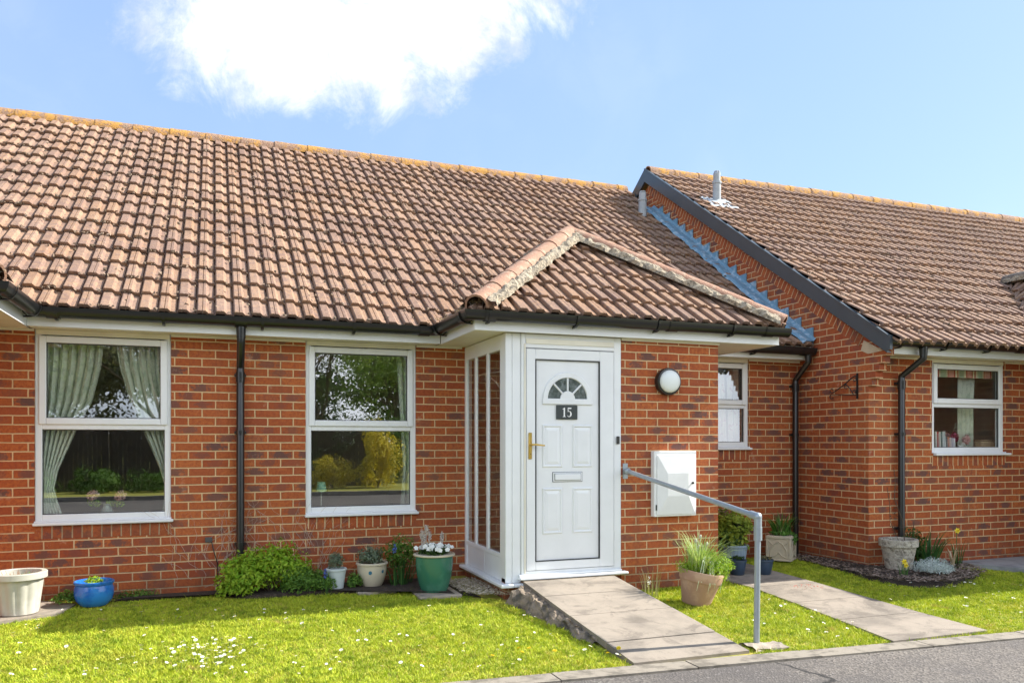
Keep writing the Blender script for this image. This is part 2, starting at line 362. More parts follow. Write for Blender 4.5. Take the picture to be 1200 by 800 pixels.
# ------------------------------------------------------------------ ground
def kerbY(x): return 4.50-.06*(x-1.46)
def gz(x,y):
    """ground height in front of the houses"""
    t=min(max((y-4.45)/3.0,0),1); return .052+.078*t
g=MB(); xs=[-400,-60,-20]+[-12+.8*i for i in range(41)]+[30,80,400]
def ys(x):
    k=kerbY(min(max(x,-12),20)); return [-400,-60,-12,-6.7,-6.6,k-.25,k-.12]+[k+.02+ (9-k)*i/12 for i in range(13)]+[30,400]
V=[];F=[]
for x in xs:
    for j,y in enumerate(ys(x)):
        z=.10 if j<=3 else (-.06 if j<=6 else gz(x,y)-.012)
        V.append((x,y,z))
nj=len(ys(0))
for i in range(len(xs)-1):
    for j in range(nj-1): a=i*nj+j; F.append((a,a+nj,a+nj+1,a+1))
g.add(V,F); struct(g.build('ground',TURF,smooth=True))
rd=MB(); X=[-400,-40]+[-12+1.0*i for i in range(33)]+[60,400]
V=[];F=[]
for x in X:
    k=kerbY(min(max(x,-12),20)); V+= [(x,-6.62,.0),(x,k-.13,.034)]
for i in range(len(X)-1): F.append((2*i,2*i+2,2*i+3,2*i+1))
rd.add(V,F); struct(rd.build('road',ASPH))
kb=MB()
x=-9.0
while x<13:
    l=.91; jz=rnd.uniform(-.003,.003)
    P=[(x+.004,kerbY(x)-.13,0),(x+l-.004,kerbY(x+l)-.13,0),(x+l-.004,kerbY(x+l)+.03,0),(x+.004,kerbY(x)+.03,0)]
    b=MB(); 
    kb.prism([(p[0],p[1]-.015,-.05) for p in P],(0,0,.098+jz)); x+=l
struct(kb.build('kerb',KERBM))
fk=MB(); fk.box(-12,20,-6.62,-6.5,-.05,.11); struct(fk.build('kerb',KERBM))

# ------------------------------------------------------------------ walls
F0,PY,RY=7.66,6.465,6.60
def wall_y(B,Y,x0,x1,z0,z1,holes=(),th=.10,back=True):
    """wall facing -Y with rectangular holes (x0,x1,z0,z1) and reveals"""
    xs=sorted({x0,x1,*[h[0] for h in holes],*[h[1] for h in holes]}); zs=sorted({z0,z1,*[h[2] for h in holes],*[h[3] for h in holes]})
    for i in range(len(xs)-1):
        for j in range(len(zs)-1):
            a,b,c,d=xs[i],xs[i+1],zs[j],zs[j+1]; mx,mz=(a+b)/2,(c+d)/2
            if any(h[0]<mx<h[1] and h[2]<mz<h[3] for h in holes): continue
            B.quad((a,Y,c),(b,Y,c),(b,Y,d),(a,Y,d))
            if back: B.quad((b,Y+th,c),(a,Y+th,c),(a,Y+th,d),(b,Y+th,d))
    for (a,b,c,d) in holes:
        B.quad((a,Y,c),(a,Y+th,c),(a,Y+th,d),(a,Y,d)); B.quad((b,Y+th,c),(b,Y,c),(b,Y,d),(b,Y+th,d))
        B.quad((a,Y,c),(b,Y,c),(b,Y+th,c),(a,Y+th,c)); B.quad((a,Y+th,d),(b,Y+th,d),(b,Y,d),(a,Y,d))
    return B
W_L=(-1.405,-.355,.775,2.395); W_M=(.80,1.85,.775,2.395); W_R=(4.80,5.745,1.385,2.395); W_N=(7.345,8.44,1.325,2.36)
house=thing('bungalow','red brick terraced bungalow with lichened tile roof, glazed porch and white front door numbered 15','house',(1.5,9,.0))
nb=thing('bungalow','red brick bungalow at the right, its gable with dark bargeboard rising over the next roof','house',(9,9,.0))
b=MB(); wall_y(b,F0,-6.0,6.46,-.1,2.396,[W_L,W_M,W_R,(2.43,4.40,.20,2.396)])
b.quad((-6,16.2,-.1),(6.46,16.2,-.1),(6.46,16.2,2.5),(-6,16.2,2.5)); b.quad((-6,7.66,-.1),(-6,16.2,-.1),(-6,16.2,2.5),(-6,7.66,2.5))
b.build('wall',BR,house)
# soldier courses under the windows, 3 mm proud
def sill_course(parent,x0,x1,Y,z):
    s=MB(); w=.1125; s.add([(x0,Y-.003,z-w),(x1,Y-.003,z-w),(x1,Y-.003,z),(x0,Y-.003,z)],[(0,1,2,3)],[[(2.2675,x0+.018),(2.2675,x1+.018),(2.370,x1+.018),(2.370,x0+.018)]])
    s.add([(x0,Y-.003,z-w),(x1,Y-.003,z-w),(x1,Y,z-w),(x0,Y,z-w)],[(0,3,2,1)])
    s.build('soldier_course',BR,parent)
sill_course(house,W_L[0],W_L[1],F0,.75); sill_course(house,W_M[0],W_M[1],F0,.75); sill_course(house,W_R[0],W_R[1],F0,1.36); sill_course(nb,W_N[0],W_N[1],RY,1.30)
# porch: brick right part + plinth under the glazed side
def porch_brick(parent,x0,x1,y0,y1,zt=2.386):
    b=MB(); b.quad((x0,y0,-.1),(x1,y0,-.1),(x1,y0,zt),(x0,y0,zt)); b.quad((x1,y0,-.1),(x1,y1,-.1),(x1,y1,zt),(x1,y0,zt)); b.quad((x0,y1,-.1),(x0,y0,-.1),(x0,y0,zt),(x0,y1,zt)); b.quad((x0,y1,-.1),(x0,y1,zt),(x1,y1,zt),(x1,y1,-.1))
    b.quad((x0,y0,zt),(x1,y0,zt),(x1,y1,zt),(x0,y1,zt)); return b
b=porch_brick(house,3.46,4.497,PY,PY+.1); 
b.quad((4.497,PY+.1,-.1),(4.497,F0,-.1),(4.497,F0,2.386),(4.497,PY+.1,2.386)); b.quad((4.40,F0,-.1),(4.40,PY+.1,-.1),(4.40,PY+.1,2.386),(4.40,F0,2.386))
b.box(2.345,3.455,PY+.01,PY+.1,-.1,.27); b.box(2.345,2.44,PY+.1,F0,-.1,.215)
b.build('porch_wall',BR,house)
# left neighbour porch block and right neighbour porch block (side walls)
lb=MB(); wall_y(lb,PY,-4.7,-2.055,-.1,2.386); lb.quad((-2.055,PY,-.1),(-2.055,F0,-.1),(-2.055,F0,2.386),(-2.055,PY,2.386)); lb.build('side_porch_wall',BR,house)
rp=MB(); rp.quad((8.87,RY,-.1),(8.87,5.33,-.1),(8.87,5.33,2.356),(8.87,RY,2.356)); wall_y(rp,5.33,8.87,11.0,-.1,2.356); rp.quad((11,5.33,-.1),(11,RY,-.1),(11,RY,2.356),(11,5.33,2.356)); rp.build('side_porch_wall',BR,nb)
# neighbour front wall and gable
b=MB(); wall_y(b,RY,6.56,16,-.1,2.361,[W_N]); b.build('wall',BR,nb)
EZ,EY,AY,AZ=2.545,6.30,11.14,5.72       # neighbour eave / ridge line of the tile tops
ts=(AZ-EZ)/(AY-EY)
g=MB(); prof=[(RY,-.1),(RY,2.04)]
yy=RY; zz=2.04
for k in range(6):
    yy-=.048; prof+= [(yy,zz),(yy,zz+.075)]; zz+=.075
tb=.20
prof+=[(AY,AZ-tb),(2*AY-EY,EZ-tb),(16.2,-.1)]
n=len(prof); P=[(6.46,y,z) for y,z in prof]; Q=[(6.56,y,z) for y,z in prof]
g.add(P,[tuple(range(n-1,-1,-1))]); g.add(Q,[tuple(range(n))])
for i in range(n-1): g.quad(P[i],P[i+1],Q[i+1],Q[i])
g.fix=True; g.build('gable_wall',BR,nb)
# brick-on-edge verge band, 4 mm proud
vb=MB(); L=math.hypot(AY-EY,AZ-EZ); d=Vector((0,(AY-EY)/L,(AZ-EZ)/L)); nrm=Vector((0,-d.z,d.y))
o0=Vector((6.456,EY+.36,EZ+.36*ts-tb-.02)); Lb=L-.36*L/(AY-EY)
a0=o0; a1=o0+d*Lb; wdt=.112
vb.add([a0-nrm*wdt,a1-nrm*wdt,a1,a0],[(0,1,2,3)],[[(2.2675,0),(2.2675,Lb),(2.370,Lb),(2.370,0)]])
vb.build('verge_course',BR,nb)
# mortar wedge at foot of verge
mw=MB(); mw.prism([(6.452,EY+.10,EZ-.155),(6.452,EY+.36,EZ-.02),(6.452,EY+.40,EZ-.125),(6.452,EY+.3,EZ-.17)],(.03,0,0)); mw.build('mortar_fillet',mat('mortar_fillet',(.5,.4,.27),.9,.05,20,.004,60),nb)
# bargeboard: front and rear slope
bb=MB()
for sgn in (1,-1):
    y0=EY-.03 if sgn==1 else 2*AY-EY+.03; e=Vector((6.375,y0,EZ-.02)); a=Vector((6.375,AY,AZ+.035))
    bb.prism([e,a,a-Vector((0,0,.20)),e-Vector((0,0,.17))],(.03,0,0))
bb.prism([(6.367,EY-.04,EZ-.01),(6.367,AY,AZ+.046),(6.367,AY,AZ+.02),(6.367,EY-.04,EZ-.035)],(.05,0,0))
bb.box(6.372,6.408,EY-.07,EY+.02,EZ-.165,EZ-.02)
bb.fix=True; bb.build('bargeboard',SLATE,nb)
vm=MB(); vm.prism([(6.406,EY+.02,EZ-.05),(6.406,AY,AZ-.05),(6.406,AY,AZ+.012),(6.406,EY+.02,EZ+.012)],(.028,0,0)); vm.build('verge_mortar',MORT,nb)
# verge soffit strip
vs_=MB(); vs_.prism([(6.405,EY,EZ-.19),(6.405,AY,AZ-.17),(6.405,AY,AZ-.155),(6.405,EY,EZ-.175)],(.055,0,0)); vs_.build('verge_soffit',SLATE,nb)

# ------------------------------------------------------------------ rooms behind the windows
def room(parent,x0,x1,y0,y1,zc=2.42):
    r=MB(); r.quad((x0,y0,.16),(x1,y0,.16),(x1,y1,.16),(x0,y1,.16)); r.quad((x0,y0,zc),(x0,y1,zc),(x1,y1,zc),(x1,y0,zc))
    r.quad((x0,y1,.16),(x1,y1,.16),(x1,y1,zc),(x0,y1,zc)); r.quad((x0,y0,.16),(x0,y1,.16),(x0,y1,zc),(x0,y0,zc)); r.quad((x1,y0,.16),(x1,y0,zc),(x1,y1,zc),(x1,y1,.16))
    r.build('room_lining',PLAST,parent)
room(house,-5.9,.45,7.77,11.5); room(house,.55,2.3,7.77,11.2); room(house,4.6,6.4,7.77,10.5); room(nb,6.6,9.4,6.72,9.5)
pr=MB(); pr.quad((2.45,6.56,.26),(4.39,6.56,.26),(4.39,8.9,.26),(2.45,8.9,.26)); pr.quad((2.45,8.9,.26),(4.39,8.9,.26),(4.39,8.9,2.40),(2.45,8.9,2.40)); pr.quad((4.385,6.57,.26),(4.385,7.65,.26),(4.385,7.65,2.4),(4.385,6.57,2.4)); pr.quad((3.46,6.57,.26),(4.385,6.57,.26),(4.385,6.57,2.4),(3.46,6.57,2.4)); pr.build('room_lining',PLAST,house)

# ------------------------------------------------------------------ tiled roofs
GA,TW=.312,.150
def tile_roof(name,parent,org,ud,sd,u0,u1,rows,lim=None,seed=1,jit=1,smax=1e9):
    """interlocking rolled tiles: ud along the eave, sd up the slope; lim(s)->(umin,umax)"""
    rg=random.Random(seed); org=Vector(org); ud=Vector(ud).normalized(); sd=Vector(sd).normalized(); nn=ud.cross(sd).normalized()
    if nn.z<0: nn=-nn
    pa=[(0,-.012),(.011,-.012),(.014,.030),(.022,.036),(.082,.036),(.106,.012),(.146,.008)]
    pb=[(0,-.012),(.011,-.012),(.014,.030),(.022,.036),(.054,.036),(.057,.022),(.061,.035),(.082,.036),(.106,.012),(.146,.008)]
    mb=MB(); c0=int(math.floor(u0/TW)); c1=int(math.ceil(u1/TW))
    for r in range(rows):
        for c in range(c0,c1):
            if c%2==0 or c==c0: tj=(rg.gauss(0,.0030)*jit,rg.gauss(0,.006)*jit,rg.gauss(0,.0022)*jit)
            s0=r*GA+tj[1]-.01; s1=(r+1)*GA+.012
            if s0>smax-.03: continue
            if lim:
                a,b=lim((s0+s1)/2)
                if (c+1)*TW<a-.12 or c*TW>b+.12: continue
            pf=pb if c%2 else pa; V=[];F=[];UVs=[]; n=len(pf)
            for (s,lift) in ((s0,.034+tj[0]),(s0+.012,.037+tj[0]),(min(s1,smax),.002+tj[2])):
                for (du,h) in pf+[(TW+.001,-.010)]:
                    u=c*TW+du
                    if lim:
                        a,b=lim(s); u=min(max(u,a),b)
                    else: u=min(max(u,u0),u1)
                    V.append(org+ud*u+sd*s+nn*(h+lift))
            m=n+1
            # front lip
            for k in range(m): V.append(V[k]-nn*.030+sd*.006)
            for k in range(n):
                for (i0,i1) in ((0,m),(m,2*m)):
                    F.append((i0+k,i0+k+1,i1+k+1,i1+k)); UVs.append([(c+.2,r+.1),(c+.8,r+.1),(c+.8,r+.9),(c+.2,r+.9)])
                F.append((3*m+k,3*m+k+1,k+1,k)); UVs.append([(c+.2,r+.1),(c+.8,r+.1),(c+.8,r+.1),(c+.2,r+.1)])
            mb.add(V,F,UVs)
    return mb.build(name,TILE,parent)
T0=.70; SL=math.sqrt(1+T0*T0); MY,MZ=7.40,2.525; NR=17; RYM=MY+NR*GA/SL; RZM=MZ+T0*(RYM-MY)
tile_roof('roof',house,(0,MY,MZ),(1,0,0),(0,1,T0),-6.4,6.42,NR,seed=3)
rr=MB(); rr.quad((-6.4,RYM,RZM),(6.4,RYM,RZM),(6.4,RYM+5.3,RZM-3.6),(-6.4,RYM+5.3,RZM-3.6)); rr.quad((-6.4,MY+.02,MZ-.01),(6.42,MY+.02,MZ-.01),(6.42,RYM,RZM-.01),(-6.4,RYM,RZM-.01)); rr.build('roof_slope',TILE,house)
NRN=int(round(L/GA)); LN=NRN*GA
tile_roof('roof',nb,(0,EY+(L-LN)*d.y,EZ-.03+(L-LN)*d.z),(1,0,0),tuple(d),6.41,17.0,NRN,seed=5)
rr=MB(); rr.quad((6.41,AY,AZ-.04),(17,AY,AZ-.04),(17,2*AY-EY,EZ-.04),(6.41,2*AY-EY,EZ-.04)); rr.quad((6.41,EY+.02,EZ-.04),(17,EY+.02,EZ-.04),(17,AY,AZ-.04),(6.41,AY,AZ-.04)); rr.build('roof_slope',TILE,nb)
def halfround(B,p0,p1,r,rg,l=.33,seg=9,sag=.35):
    """a run of half-round ridge or hip tiles, each a separate overlapping arc"""
    p0,p1=Vector(p0),Vector(p1); D=(p1-p0); Ln=D.length; D.normalize(); side=D.cross(Vector((0,0,1))).normalized(); up=side.cross(D).normalized()
    k=0; s=0
    while s<Ln-.02:
        e=min(s+l+.02,Ln); V=[];F=[]; j=rg.uniform(-.004,.004); ra=r*1.03; rb=r*.97
        for (ss,q) in ((s,ra),(e,rb)):
            for i in range(seg+1):
                a=math.pi*(i/seg*1.1-.05); V.append(p0+D*ss+side*(math.cos(a)*q)+up*(math.sin(a)*q+j))
            for i in range(seg+1):
                a=math.pi*(i/seg*1.1-.05); V.append(p0+D*ss+side*(math.cos(a)*(q-.018))+up*(math.sin(a)*(q-.018)+j))
        m=2*(seg+1)
        for i in range(seg):
            F.append((i,i+1,m+i+1,m+i)); F.append((seg+1+i,i+1+seg+0,0,0)[:0] or (seg+1+i,seg+2+i,i+1,i)); F.append((m+i,m+i+1,m+seg+2+i,m+seg+1+i))
        B.add(V,F); s+=l
    return B
rg=random.Random(11)
B=halfround(MB(),(-6.4,RYM+.02,RZM-.005),(6.37,RYM+.02,RZM-.005),.115,rg,.45); B.build('ridge_tiles',RIDGE,house,smooth=True)
B=halfround(MB(),(6.43,AY+.01,AZ-.03),(17,AY+.01,AZ-.03),.115,rg,.45); B.build('ridge_tiles',RIDGE,nb,smooth=True)

def lump_strip(B,p0,p1,w,h,rg,up=(0,0,1),side=None,st=.05):
    """rough mortar bedding: an irregular ridge of lumps along a line"""
    p0,p1=Vector(p0),Vector(p1); D=p1-p0; n=max(2,int(D.length/st)); Dn=D.normalized(); sd=Vector(side) if side else Dn.cross(Vector(up)).normalized(); up=Vector(up)
    V=[];F=[];m=7
    for i in range(n+1):
        for j in range(m):
            a=math.pi*j/(m-1); q=1+rg.uniform(-.25,.25)
            V.append(p0+D*(i/n)+sd*(math.cos(a)*w*q)+up*(math.sin(a)*h*q)+Dn*rg.uniform(-.01,.01))
    for i in range(n):
        for j in range(m-1): a=i*m+j; F.append((a,a+1,a+m+1,a+m))
    return B.add(V,F)
def porch_roof(parent,cx,ey,ez,hw=1.55,t=.70,name_seed=1,back=1.12,ridge_m=HIPM):
    y0=ey; S_=math.sqrt(1+t*t); hh=hw*t; apex=Vector((cx,ey+hw,ez+hh))
    sl=hw*S_
    lim=lambda s:(-hw+max(s,0)/S_, hw-max(s,0)/S_)
    tile_roof('porch_roof',parent,(cx,ey,ez),(1,0,0),(0,1,t),-hw,hw,int(sl/GA)+1,lim=lambda s:(lim(min(s,sl))[0],lim(min(s,sl))[1]),seed=name_seed,smax=sl)
    # side faces run back into the main roof
    for sgn in (-1,1):
        o=(cx+sgn*hw,ey,ez)
        tile_roof('porch_roof',parent,o,(0,1,0),(-sgn,0,t),0,hw*2+back,int(sl/GA)+1,lim=lambda s:(min(max(s,0),sl)/S_,back+min(max(s,0),sl)/S_),seed=name_seed+7+sgn,smax=sl)
    rg=random.Random(name_seed)
    B=MB()
    for sgn in (-1,1):
        halfround(B,Vector((cx+sgn*(hw+.0),ey+.0,ez+.045)),apex+Vector((0,0,.06)),.105,rg,.36)
    B.build('hip_tiles',ridge_m,parent,smooth=True)
    B=MB(); halfround(B,apex+Vector((0,0,.055)),apex+Vector((0,back+.05,.055)),.10,rg,.36); B.build('ridge_tiles',ridge_m,parent,smooth=True)
    B=MB()
    for sgn in (-1,1):
        off=Vector((-sgn*.075,-.075,.0))
        lump_strip(B,Vector((cx+sgn*hw,ey+.0,ez+.03))+off,apex+Vector((0,0,.03))+off,.07,.075,rg)
        off=Vector((sgn*.07,.07,.0)); lump_strip(B,Vector((cx+sgn*hw,ey+.0,ez+.03))+off,apex+Vector((0,0,.03))+off,.05,.06,rg)
    lump_strip(B,apex+Vector((-.07,0,.03)),apex+Vector((-.07,back,.03)),.05,.07,rg); lump_strip(B,apex+Vector((.07,0,.03)),apex+Vector((.07,back,.03)),.05,.07,rg)
    B.build('mortar_bedding',MORT,parent)
porch_roof(house,3.59,6.33,2.525,name_seed=21,back=1.07)
porch_roof(house,-2.97,6.33,2.525,name_seed=31,back=1.07)
porch_roof(nb,10.12,5.22,2.51,t=.68,name_seed=41,back=1.08,ridge_m=mat('shaded_hip_tile',(.13,.11,.09),.9,.1,14,.01,50,c2=(.25,.2,.15)))  # hip tiles darkened in colour to stand for their shaded side
# valley debris beside the porch (dry moss and leaf litter)
def litter(name,parent,pts,n,size,m,rg,spread=.05,h=.03):
    B=MB()
    for _ in range(n):
        i=rg.random()*(len(pts)-1); k=int(i); q=Vector(pts[k]).lerp(Vector(pts[k+1]),i-k)+Vector((rg.gauss(0,spread),rg.gauss(0,spread),rg.uniform(0,h)))
        s=size*rg.uniform(.4,1.4); a=Vector((rg.gauss(0,1),rg.gauss(0,1),rg.gauss(0,1))).normalized(); b=a.orthogonal().normalized(); c=a.cross(b)
        B.add([q+b*s,q+c*s*.8,q-b*s*.9,q-c*s*.7,q+a*s*.6,q-a*s*.5],[(0,1,4),(1,2,4),(2,3,4),(3,0,4),(1,0,5),(2,1,5),(3,2,5),(0,3,5)])
    o=B.build(name,m,parent); o['kind']='stuff'; return o
MOSSD=mat('dry_moss',(.40,.27,.15),.95,.2,30,c2=(.22,.17,.09)); MOSSG=mat('roof_moss',(.17,.125,.085),.95,.2,12,c2=(.34,.25,.18))
litter('moss_litter',house,[(2.04,7.36,2.58),(2.10,6.95,2.58),(2.06,6.5,2.60),(2.15,6.42,2.62)],420,.014,MOSSD,rg,.035,.03)

# scattered moss lumps on the slopes
def roof_moss(parent,x0,x1,org,t,smax,n,seed):
    rg=random.Random(seed); B=MB(); S_=math.sqrt(1+t*t)
    for _ in range(n):
        u=rg.uniform(x0,x1); r=rg.random(); s=rg.randint(0,int(smax/GA)-1)*GA+GA*(rg.choice((.0,.02,.95,rg.random())))
        q=Vector((u,org[0]+s/S_,org[1]+s*t/S_))+Vector((0,-t,1)).normalized()*(.05+rg.uniform(0,.01)); sz=rg.uniform(.006,.024)
        a=Vector((rg.gauss(0,1),rg.gauss(0,1),rg.gauss(0,1))).normalized(); b=a.orthogonal().normalized(); c=a.cross(b); e=sz*.5
        B.add([q+b*sz,q+c*sz,q-b*sz,q-c*sz*.8,q+a*e,q-a*e],[(0,1,4),(1,2,4),(2,3,4),(3,0,4),(1,0,5),(2,1,5),(3,2,5),(0,3,5)])
    o=B.build('roof_moss',MOSSG,parent); o['kind']='stuff'
roof_moss(house,-4,6.3,(MY,MZ),T0,5.2,5200,5); roof_moss(nb,6.5,14,(EY,EZ-.03),ts,5.4,3800,6)

# ------------------------------------------------------------------ eaves: fascia, soffit, gutters
def eave_box(parent,x0,x1,yf,yw,zb,zt=None,ret=()):
    zt=zt or zb+.155
    b=MB(); b.bbox(x0,x1,yf,yf+.018,zb,zt,.002); b.build('fascia',WH,parent)
    s=MB(); s.box(x0+.001,x1-.001,yf+.018,yw+.02,zb+.004,zb+.013); s.build('soffit',CREAM,parent)
eave_box(house,-1.42,2.035,7.45,F0,2.39); eave_box(house,5.14,6.45,7.45,F0,2.39)
# porch eaves, left side is open to the corner
b=MB(); b.bbox(2.04,5.136,6.38,6.398,2.385,2.54,.002); b.bbox(2.04,2.058,6.3985,7.4495,2.385,2.54,.002); b.bbox(5.118,5.136,6.3985,7.4495,2.385,2.54,.002); b.build('fascia',WH,house)
b=MB(); b.box(2.06,5.116,6.40,7.70,2.392,2.402); b.build('soffit',CREAM,house)
b=MB(); b.bbox(-4.5,-1.42,6.38,6.398,2.385,2.54,.002); b.bbox(-1.438,-1.42,6.3985,7.4495,2.385,2.54,.002); b.build('fascia',WH,house)
b=MB(); b.box(-4.5,-1.44,6.40,7.70,2.392,2.402); b.build('soffit',CREAM,house)
eave_box(nb,6.565,8.592,6.37,RY,2.357); 
b=MB(); b.bbox(8.57,11.67,5.27,5.288,2.352,2.51,.002); b.bbox(8.57,8.588,5.2885,6.3695,2.352,2.51,.002); b.build('fascia',WH,nb)
b=MB(); b.box(8.59,11.65,5.29,6.62,2.36,2.37); b.build('soffit',CREAM,nb)
# pale cover trim at wall heads
for (a,c) in ((-2.05,W_L[0]-.002),(W_L[1]+.002,W_M[0]-.002),(W_M[1]+.002,2.315),(W_R[1]+.002,6.455)): MB().box(a,c,F0-.014,F0+.01,2.372,2.392).build('head_trim',CREAM,house)
MB().box(3.462,4.505,PY-.014,PY+.01,2.366,2.391).build('head_trim',CREAM,house)
for (a,c) in ((6.565,W_N[0]-.002),(W_N[1]+.002,8.86)): MB().box(a,c,RY-.014,RY+.01,2.34,2.356).build('head_trim',CREAM,nb)
def gutter(parent,path,z,r=.062,ends=(True,True),clips=.9,off=.3):
    """half-round gutter swept along a plan polyline (z = rim height)"""
    P=[Vector((x,y,0)) for x,y in path]; n=len(P); seg=12; B=MB(); V=[];F=[]
    for i,p in enumerate(P):
        d0=(p-P[i-1]).normalized() if i>0 else (P[1]-p).normalized(); d1=(P[i+1]-p).normalized() if i<n-1 else d0
        n0=Vector((d0.y,-d0.x,0)); n1=Vector((d1.y,-d1.x,0)); m=(n0+n1); m=m/(m.length_squared/2) if m.length>.01 else n0
        for rr in (r,r-.004):
            for k in range(seg+1):
                a=math.pi*k/seg; V.append(p+m*(math.cos(a)*rr)+Vector((0,0,z-math.sin(a)*rr*1.3)))
    m2=2*(seg+1)
    for i in range(n-1):
        for k in range(seg):
            a=i*m2+k; F.append((a,a+1,a+m2+1,a+m2)); a+=seg+1; F.append((a+1,a,a+m2,a+m2+1))
        for k in (0,seg): a=i*m2+k; F.append((a,a+m2,a+m2+seg+1,a+seg+1))
    B.add(V,F)
    for e,i in ((ends[0],0),(ends[1],n-1)):
        if e: B.add([V[i*m2+k] for k in range(seg+1)],[tuple(range(seg+1))])
    g=B.build('gutter',BLK,parent,smooth=True)
    # rim bead, unions and brackets as sub-parts
    for i in range(n-1):
        p,q=P[i],P[i+1]; Ln=(q-p).length; dd=(q-p).normalized(); nn=Vector((dd.y,-dd.x,0)); s=off
        while s<Ln-.1:
            c=MB(); arc=[p+dd*s+nn*(math.cos(a)*(r+.006))+Vector((0,0,z-math.sin(a)*(r+.006)*1.3)) for a in [math.pi*k/10 for k in range(11)]]
            w=.011
            vv=[];ff=[]
            for q_ in arc: vv+= [q_-dd*w,q_+dd*w]
            cen=p+dd*s+Vector((0,0,z))
            vv2=[cen+(x-cen)*1.08 for x in vv]
            m=len(vv)
            for k in range(len(arc)-1):
                ff+= [(m+2*k,m+2*k+1,m+2*k+3,m+2*k+2),(2*k,2*k+2,2*k+3,2*k+1),(2*k,m+2*k,m+2*k+2,2*k+2),(2*k+1,2*k+3,m+2*k+3,m+2*k+1)]
            c.add(vv+vv2,ff)
            # bracket foot reaching back under the trough
            c.prism([p+dd*(s-.011)+nn*x_+Vector((0,0,z+z_)) for x_,z_ in ((-.052,-.100),(.0,-.098),(.018,-.092),(-.0,-.084),(-.052,-.086))],dd*.022)
            c.fix=True; c.build('bracket',BLK,g); s+=clips
    return g
GZ=2.535
gutter(house,[(-4.4,6.32),(-1.36,6.32),(-1.36,7.388),(1.98,7.388),(1.98,6.32),(5.19,6.32)],GZ,ends=(True,True),clips=.8,off=.16)
gutter(house,[(5.20,7.388),(6.43,7.388)],GZ-.02,clips=.75,off=.4)
gutter(nb,[(6.40,6.305),(8.515,6.305),(8.515,5.20),(11.8,5.20)],2.505,clips=.62,off=.17)
# unions: slightly fatter sleeves
def sleeve(parent,x,y,z,ax='x',r=.069,w=.05):
    B=MB(); V=[];F=[]
    for s in (-w,w):
        for k in range(13):
            a=math.pi*k/12
            V.append((x+s,y-math.cos(a)*r,z-math.sin(a)*r*1.28) if ax=='x' else (x-math.cos(a)*r,y+s,z-math.sin(a)*r*1.28))
    for k in range(12): F.append((k,k+1,k+14,k+13))
    B.add(V,F); o=B.build('gutter_union',BLK,parent,smooth=True); return o
for x in (-1.22,.22,1.86): sleeve(house,x,7.388,GZ)
for y in (6.48,7.25): sleeve(house,1.98,y,GZ,'y')
for x in (2.15,3.9,4.95): sleeve(house,x,6.32,GZ)
sleeve(house,6.3,7.388,GZ-.02); sleeve(nb,6.90,6.305,2.505); sleeve(nb,6.5,6.305,2.505,w=.09); sleeve(nb,8.3,6.305,2.505)
def downpipe(parent,gx,gy,gzv,wx,wy,zb,straight=.10,drop=.16):
    B=MB(); r=.034
    pts=[(gx,gy,gzv-.03),(gx,gy,gzv-.06-straight),(gx,gy,gzv-.075-straight)]
    if abs(gy-wy)+abs(gx-wx)>.05: pts+= [(wx,wy,gzv-.075-straight-drop),(wx,wy,gzv-.095-straight-drop)]
    pts.append((wx,wy,zb)); B.tube(pts,r,16)
    o=B.build('downpipe',BLK,parent,smooth=True)
    c=MB(); c.tube([(gx,gy,gzv-.055),(gx,gy,gzv-.055-straight*.9)],[.042,.038],16); c.build('outlet',BLK,o,smooth=True)
    for z in (gzv-.13-straight-drop,1.55,.55): c=MB(); c.tube([(wx,wy,z),(wx,wy,z-.035)],.041,16); c.box(wx-.05,wx+.05,wy+.012,wy+.05,z-.03,z-.005); c.build('pipe_clip',BLK,o,smooth=True)
    c=MB(); c.tube([(wx,wy,gzv-.12-straight-drop),(wx,wy,gzv-.21-straight-drop)],.040,16); c.build('pipe_socket',BLK,o,smooth=True); return o
downpipe(house,.222,7.40,GZ,.222,7.60,.10,.14,.20)
downpipe(house,6.355,7.388,GZ-.02,6.352,7.60,.10,.08,.19)
downpipe(nb,6.90,6.305,2.49,6.85,6.54,.10,.10,.17)

# stepped lead flashing between main roof and gable
rg=random.Random(4)
B=MB(); y=MY+.02; st=.205
def rz(y): return MZ+T0*(y-MY)+.05
while y<RYM-.95:
    y2=y+st; B.prism([(6.440,y,rz(y)-.04),(6.440,y2+.03,rz(y2)-.02),(6.440,y2+.03,rz(y2)+.02+rg.uniform(-.008,.008)),(6.440,y+rg.uniform(-.01,.01),rz(y2)+.035+rg.uniform(-.012,.012))],(.012,0,0)); y=y2
n=60; V=[];F=[]
ws=(6.445,6.41,6.36,6.31,6.262)
for i in range(n+1):
    y=MY-.03+(RYM-.75-MY)*i/n; wv=.012*math.sin(i*GA*30/ n*6.0)+rg.uniform(-.004,.004)
    for j,x in enumerate(ws): V.append((x+rg.uniform(-.006,.006)*(j==4),y,rz(y)+(.075 if j==0 else .042+wv*(j/4)+rg.uniform(-.003,.003)-(.03 if j==4 else 0))))
for i in range(n):
    for j in range(4): a=i*5+j; F.append((a,a+1,a+6,a+5))
B.add(V,F); B.fix=True; B.build('lead_flashing',LEAD,house)

